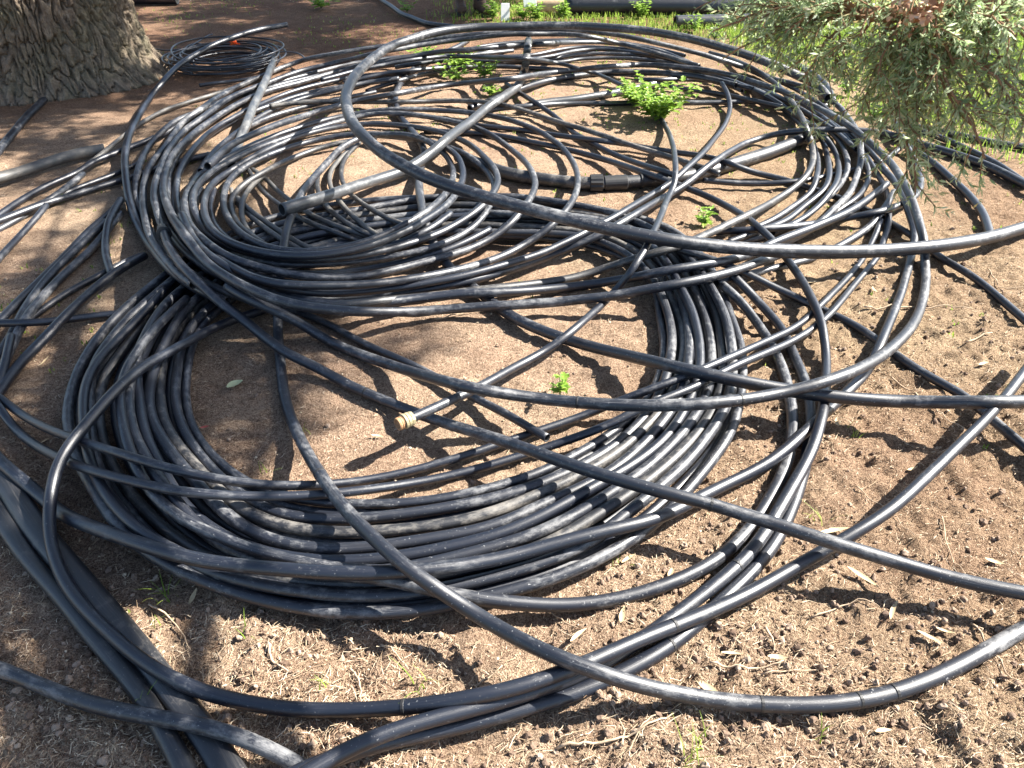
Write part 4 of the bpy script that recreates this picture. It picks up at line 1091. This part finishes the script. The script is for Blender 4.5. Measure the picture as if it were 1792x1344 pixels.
def weed(px, py, H, n_st, spread, leaf, label, group=None, z=0.0, name='weed'):
    c = at(px, py, z); c[2] = max(0.0, z)
    root = tag(empty(name, c), label, 'weed', group)
    SV, SF, LV_ = [], [], []
    for sidx in range(n_st):
        a = 2 * math.pi * (sidx + random.random() * .7) / n_st
        out = spread * random.uniform(.3, 1.0); hh = H * random.uniform(.55, 1.05)
        P = [c + np.array([math.cos(a) * out * t ** 1.3, math.sin(a) * out * t ** 1.3, hh * t]) for t in np.linspace(0, 1, 6)]
        limb(SV, SF, P, np.linspace(.0028, .0012, 6), 5)
        for t in np.linspace(.25, 1.0, max(3, int(hh / .022))):
            i = min(4, int(t * 5)); p = P[i] + (P[i + 1] - P[i]) * (t * 5 - i)
            for _ in range(2):
                b = random.uniform(0, 6.28); l = leaf * random.uniform(.6, 1.2) * (1.15 - .45 * t)
                d = np.array([math.cos(b), math.sin(b), random.uniform(.0, .6)]); d /= np.linalg.norm(d)
                s = np.cross(d, [0, 0, 1]); s /= np.linalg.norm(s); nrm = np.cross(s, d)
                # toothed three-lobed outline, folded on the midrib
                rib = [p, p + d * l * .35 - nrm * l * .0, p + d * l * .7 - nrm * l * .06, p + d * l - nrm * l * .16]
                for sg in (-1, 1):
                    o1 = p + d * l * .18 + s * sg * l * .30 + nrm * l * .07
                    o2 = p + d * l * .42 + s * sg * l * .20 + nrm * l * .05
                    o3 = p + d * l * .62 + s * sg * l * .30 + nrm * l * .04
                    o4 = p + d * l * .80 + s * sg * l * .12
                    LV_.append((rib[0], o1, o2, rib[1])); LV_.append((rib[1], o2, o3, rib[2])); LV_.append((rib[2], o3, o4, rib[3]))
    st = mesh_obj('stem', SV, SF, M['wstem'], None, True, c); st.parent = root; st.location = (0, 0, 0)
    q = np.array(LV_).reshape(-1, 3) - c
    lf = big_mesh('leaves', q, np.arange(len(q)).reshape(-1, 4), M['weed']); lf.parent = root
G1 = 'bright weeds under the strands of the back coil'
weed(1148, 212, .24, 20, .30, .085, 'largest leafy green weed, growing up through the straight dark pipe')
weed(1110, 186, .18, 11, .18, .08, 'leafy green weed leaning against the largest one')
weed(800, 120, .12, 12, .20, .075, 'low bright green weed spreading beneath the back coil strands', G1)
weed(740, 104, .10, 9, .17, .07, 'low bright green weed spreading beneath the back coil strands', G1)
weed(795, 140, .10, 11, .19, .065, 'low bright green weed spreading beneath the back coil strands', G1)
weed(848, 136, .12, 10, .12, .065, 'low bright green weed spreading beneath the back coil strands', G1)
weed(860, 167, .08, 9, .10, .055, 'tuft of green weed on soil beside the stout pale pipe')
weed(980, 690, .10, 4, .045, .045, 'small upright seedling alone in the coil opening')
weed(1232, 396, .09, 7, .055, .045, 'small weed on soil beneath the thickest pipe loop')
G2 = 'weeds in front of the large pipe'
for px, py, h in ((862, 36, .17), (915, 36, .16), (938, 38, .16), (985, 36, .2), (1122, 32, .15)):
    weed(px, py, h, 8, .10, .07, 'bright leafy weed in front of the large pipe by the grass', G2)
weed(562, 14, .12, 8, .2, .09, 'shaded leafy weed on dark soil far behind the tubing coil')
weed(712, 22, .14, 5, .12, .08, 'leafy weed beside the curved pipe end on shaded soil')
G3 = 'weeds below the conifer sprays'
for px, py, h in ((1215, 55, .14), (1480, 165, .12), (1530, 205, .1), (1395, 100, .14), (1600, 190, .1), (1250, 70, .12), (1470, 130, .12), (1650, 200, .09)):
    weed(px, py, h, 7, .10, .06, 'green weed half hidden behind the conifer sprays', G3)
def tuft(px, py, n, h, label, group):
    c = at(px, py, 0)
    P = c + rng.normal(size=(n, 3)) * [.012, .012, 0]; P[:, 2] = ground_h(P[:, 0], P[:, 1])
    a = rng.uniform(0, 6.28, n); V, F = [], []
    for i in range(n):
        d = np.array([math.cos(a[i]), math.sin(a[i]), 0]); s = np.array([-d[1], d[0], 0]) * .0018; H = h * random.uniform(.5, 1.2); l = random.uniform(.4, 1.0)
        b = len(V)
        for q in range(5):
            t = q / 4; m = P[i] + d * H * l * t ** 1.6 + np.array([0, 0, H * t * (1 - .35 * l * t)])
            V += [m - s * (1 - .85 * t), m + s * (1 - .85 * t)]
        for q in range(4): F.append((b + 2 * q, b + 2 * q + 1, b + 2 * q + 3, b + 2 * q + 2))
    o = mesh_obj('grass_tuft', V, F, M['grass'], None, True, [c[0], c[1], 0]); tag(o, label, 'grass', group)
for px, py, n, h in ((295, 1040, 9, .09), (270, 1090, 5, .06), (735, 1200, 5, .10), (575, 1195, 4, .05), (1440, 905, 7, .07), (1490, 755, 6, .05), (1205, 1335, 8, .09), (1235, 1300, 5, .06), (440, 1115, 4, .05), (1425, 1275, 4, .04), (530, 755, 5, .04), (460, 825, 5, .05), (1090, 985, 4, .04), (250, 1245, 3, .09), (1355, 640, 5, .04), (108, 357, 9, .05), (210, 395, 6, .05)):
    tuft(px, py, n, h, 'sparse tuft of thin green grass blades on the soil', 'grass tufts on the bare soil')

# ------------------------------------------------------------------ beyond the pile: large pipes, signs, person
def straight(key, dia, a, b, mat, label, sides=28):
    r = dia / 2000
    p0, p1 = at(*a, 0), at(*b, 0); p0[2] = p1[2] = r - .004
    P = p0 + (p1 - p0) * np.linspace(0, 1, 40)[:, None]
    o = tube_mesh('large_pipe', P, r, mat, sides=sides, wob=.003); tag(o, label, 'pipe'); return o
straight('big', 170, (991, 25), (1420, 27), M['clean'], 'very large black pipe lying on the grass, end against a tan one')
straight('tan', 160, (925, 24), (989, 25), plain('tan_pipe', (.46, .34, .22), .8, .2, .2, 20), 'large tan pipe section butting the big black pipe')
straight('blk', 150, (150, 8), (312, 7), M['clean'], 'large black pipe in deep shade behind the tree trunk')
straight('pale', 110, (1180, 48), (1330, 44), M['pale'], 'pale grey pipe on grass under the conifer sprays')
white = plain('white_card', (.82, .82, .80), .6, .3, .03, 10)
def board(px, py, w, h, tilt, label, zbase=0.0):
    c = at(px, py, zbase)
    o = bmesh.new(); bmesh.ops.create_cube(o, size=1.0)
    for v in o.verts: v.co = Vector((v.co.x * w, v.co.y * .006, (v.co.z + .5) * h))
    bmesh.ops.bevel(o, geom=o.edges[:], offset=.0015, segments=1, affect='EDGES')
    me = bpy.data.meshes.new('lot_card'); o.to_mesh(me); o.free(); me.materials.append(white)
    ob = bpy.data.objects.new('lot_card', me); COL.objects.link(ob); ob.location = c; ob.rotation_euler = (R(-12), R(tilt), R(12))
    tag(ob, label, 'card'); return ob
board(884, 38, .085, .165, 3, 'blank white card standing among weeds beside the boot')
cd = board(928, 12, .13, .09, -4, 'blank white card leaning on the tan pipe section', .12)
stk = bmesh.new(); bmesh.ops.create_cone(stk, segments=8, radius1=.006, radius2=.006, depth=.26, cap_ends=True)
me = bpy.data.meshes.new('stake'); stk.to_mesh(me); stk.free(); me.materials.append(M['twig'])
so = bpy.data.objects.new('stake', me); COL.objects.link(so); so.parent = cd; so.location = (0, .008, -.03)

# person standing by the card: only a boot is in frame
pc = at(842, 27, 0)
person = tag(empty('person', pc), 'person in brown work boots standing on soil beyond the pile', 'person')
def skin_body(name, verts, edges, radii, mat, root=0):
    me = bpy.data.meshes.new(name); me.from_pydata([Vector(v) for v in verts], edges, [])
    o = bpy.data.objects.new(name, me); COL.objects.link(o); o.parent = person
    m = o.modifiers.new('skin', 'SKIN')
    for i, r_ in enumerate(radii): me.skin_vertices[0].data[i].radius = r_
    me.skin_vertices[0].data[root].use_root = True
    o.modifiers.new('sub', 'SUBSURF').levels = 2; o.modifiers['sub'].render_levels = 2
    me.materials.append(mat); return o
bv = [(-.10, .12, .93), (-.10, .12, 1.12), (-.10, .12, 1.38), (-.10, .12, 1.50), (-.10, .10, 1.58), (-.10, .09, 1.72),
      (.0, .10, .88), (.01, .06, .50), (.0, .04, .10), (-.20, .14, .88), (-.22, .14, .50), (-.22, .14, .10),
      (.09, .12, 1.42), (.16, .12, 1.15), (.18, .04, .92), (.18, .0, .82), (-.29, .12, 1.42), (-.36, .12, 1.15), (-.38, .04, .92), (-.38, .0, .82)]
be = [(0, 1), (1, 2), (2, 3), (3, 4), (4, 5), (0, 6), (6, 7), (7, 8), (0, 9), (9, 10), (10, 11), (2, 12), (12, 13), (13, 14), (14, 15), (2, 16), (16, 17), (17, 18), (18, 19)]
br = [(.15, .11), (.14, .10), (.17, .11), (.07, .07), (.06, .06), (.085, .10), (.085, .085), (.065, .065), (.055, .055), (.085, .085), (.065, .065), (.055, .055),
      (.06, .06), (.045, .045), (.035, .035), (.03, .03), (.06, .06), (.045, .045), (.035, .035), (.03, .03)]
skin_body('body', bv, be, br, plain('work_trousers', (.035, .04, .055), .85, .2, .3, 40))
bootm = plain('brown_boot_leather', (.085, .052, .036), .7, .3, .35, 50); solem = plain('boot_sole', (.03, .025, .022), .8)
def boot(ox, oy, rot):
    secs = [(-.09, .036, .00, .10), (-.07, .042, .00, .20), (-.02, .044, .0, .21), (.02, .042, .0, .15), (.07, .045, .0, .095), (.12, .052, .0, .078), (.165, .048, .0, .068), (.195, .030, .004, .045)]
    V, F = [], []
    for x, w, z0, z1 in secs:
        for j in range(12):
            a = 2 * math.pi * j / 12
            cz = (z0 + z1) / 2; hz = (z1 - z0) / 2
            V.append((x, math.copysign(abs(math.cos(a)) ** .7, math.cos(a)) * w, .02 + cz + math.copysign(abs(math.sin(a)) ** .7, math.sin(a)) * hz))
    n = len(secs)
    for i in range(n - 1):
        for j in range(12):
            k = (j + 1) % 12; F.append((i * 12 + j, i * 12 + k, (i + 1) * 12 + k, (i + 1) * 12 + j))
    F.append(tuple(range(12))[::-1]); F.append(tuple((n - 1) * 12 + j for j in range(12)))
    me = bpy.data.meshes.new('boot'); me.from_pydata(V, [], F); me.materials.append(bootm); me.polygons.foreach_set('use_smooth', [True] * len(F))
    o = bpy.data.objects.new('boot', me); COL.objects.link(o); o.parent = person; o.location = (ox, oy, 0); o.rotation_euler = (0, 0, R(rot))
    V = []
    for z in (0, .026):
        for x, w, _, _ in secs + secs[::-1]: pass
        V += [(x * 1.03, w * 1.08, z) for x, w, _, _ in secs] + [(x * 1.03, -w * 1.08, z) for x, w, _, _ in secs[::-1]]
    m = len(secs) * 2
    F = [tuple(range(m))[::-1], tuple(range(m, 2 * m))] + [(i, (i + 1) % m, m + (i + 1) % m, m + i) for i in range(m)]
    me = bpy.data.meshes.new('sole'); me.from_pydata(V, [], F); me.materials.append(solem)
    s = bpy.data.objects.new('sole', me); COL.objects.link(s); s.parent = o
boot(.0, .04, -55); boot(-.22, .14, -80)
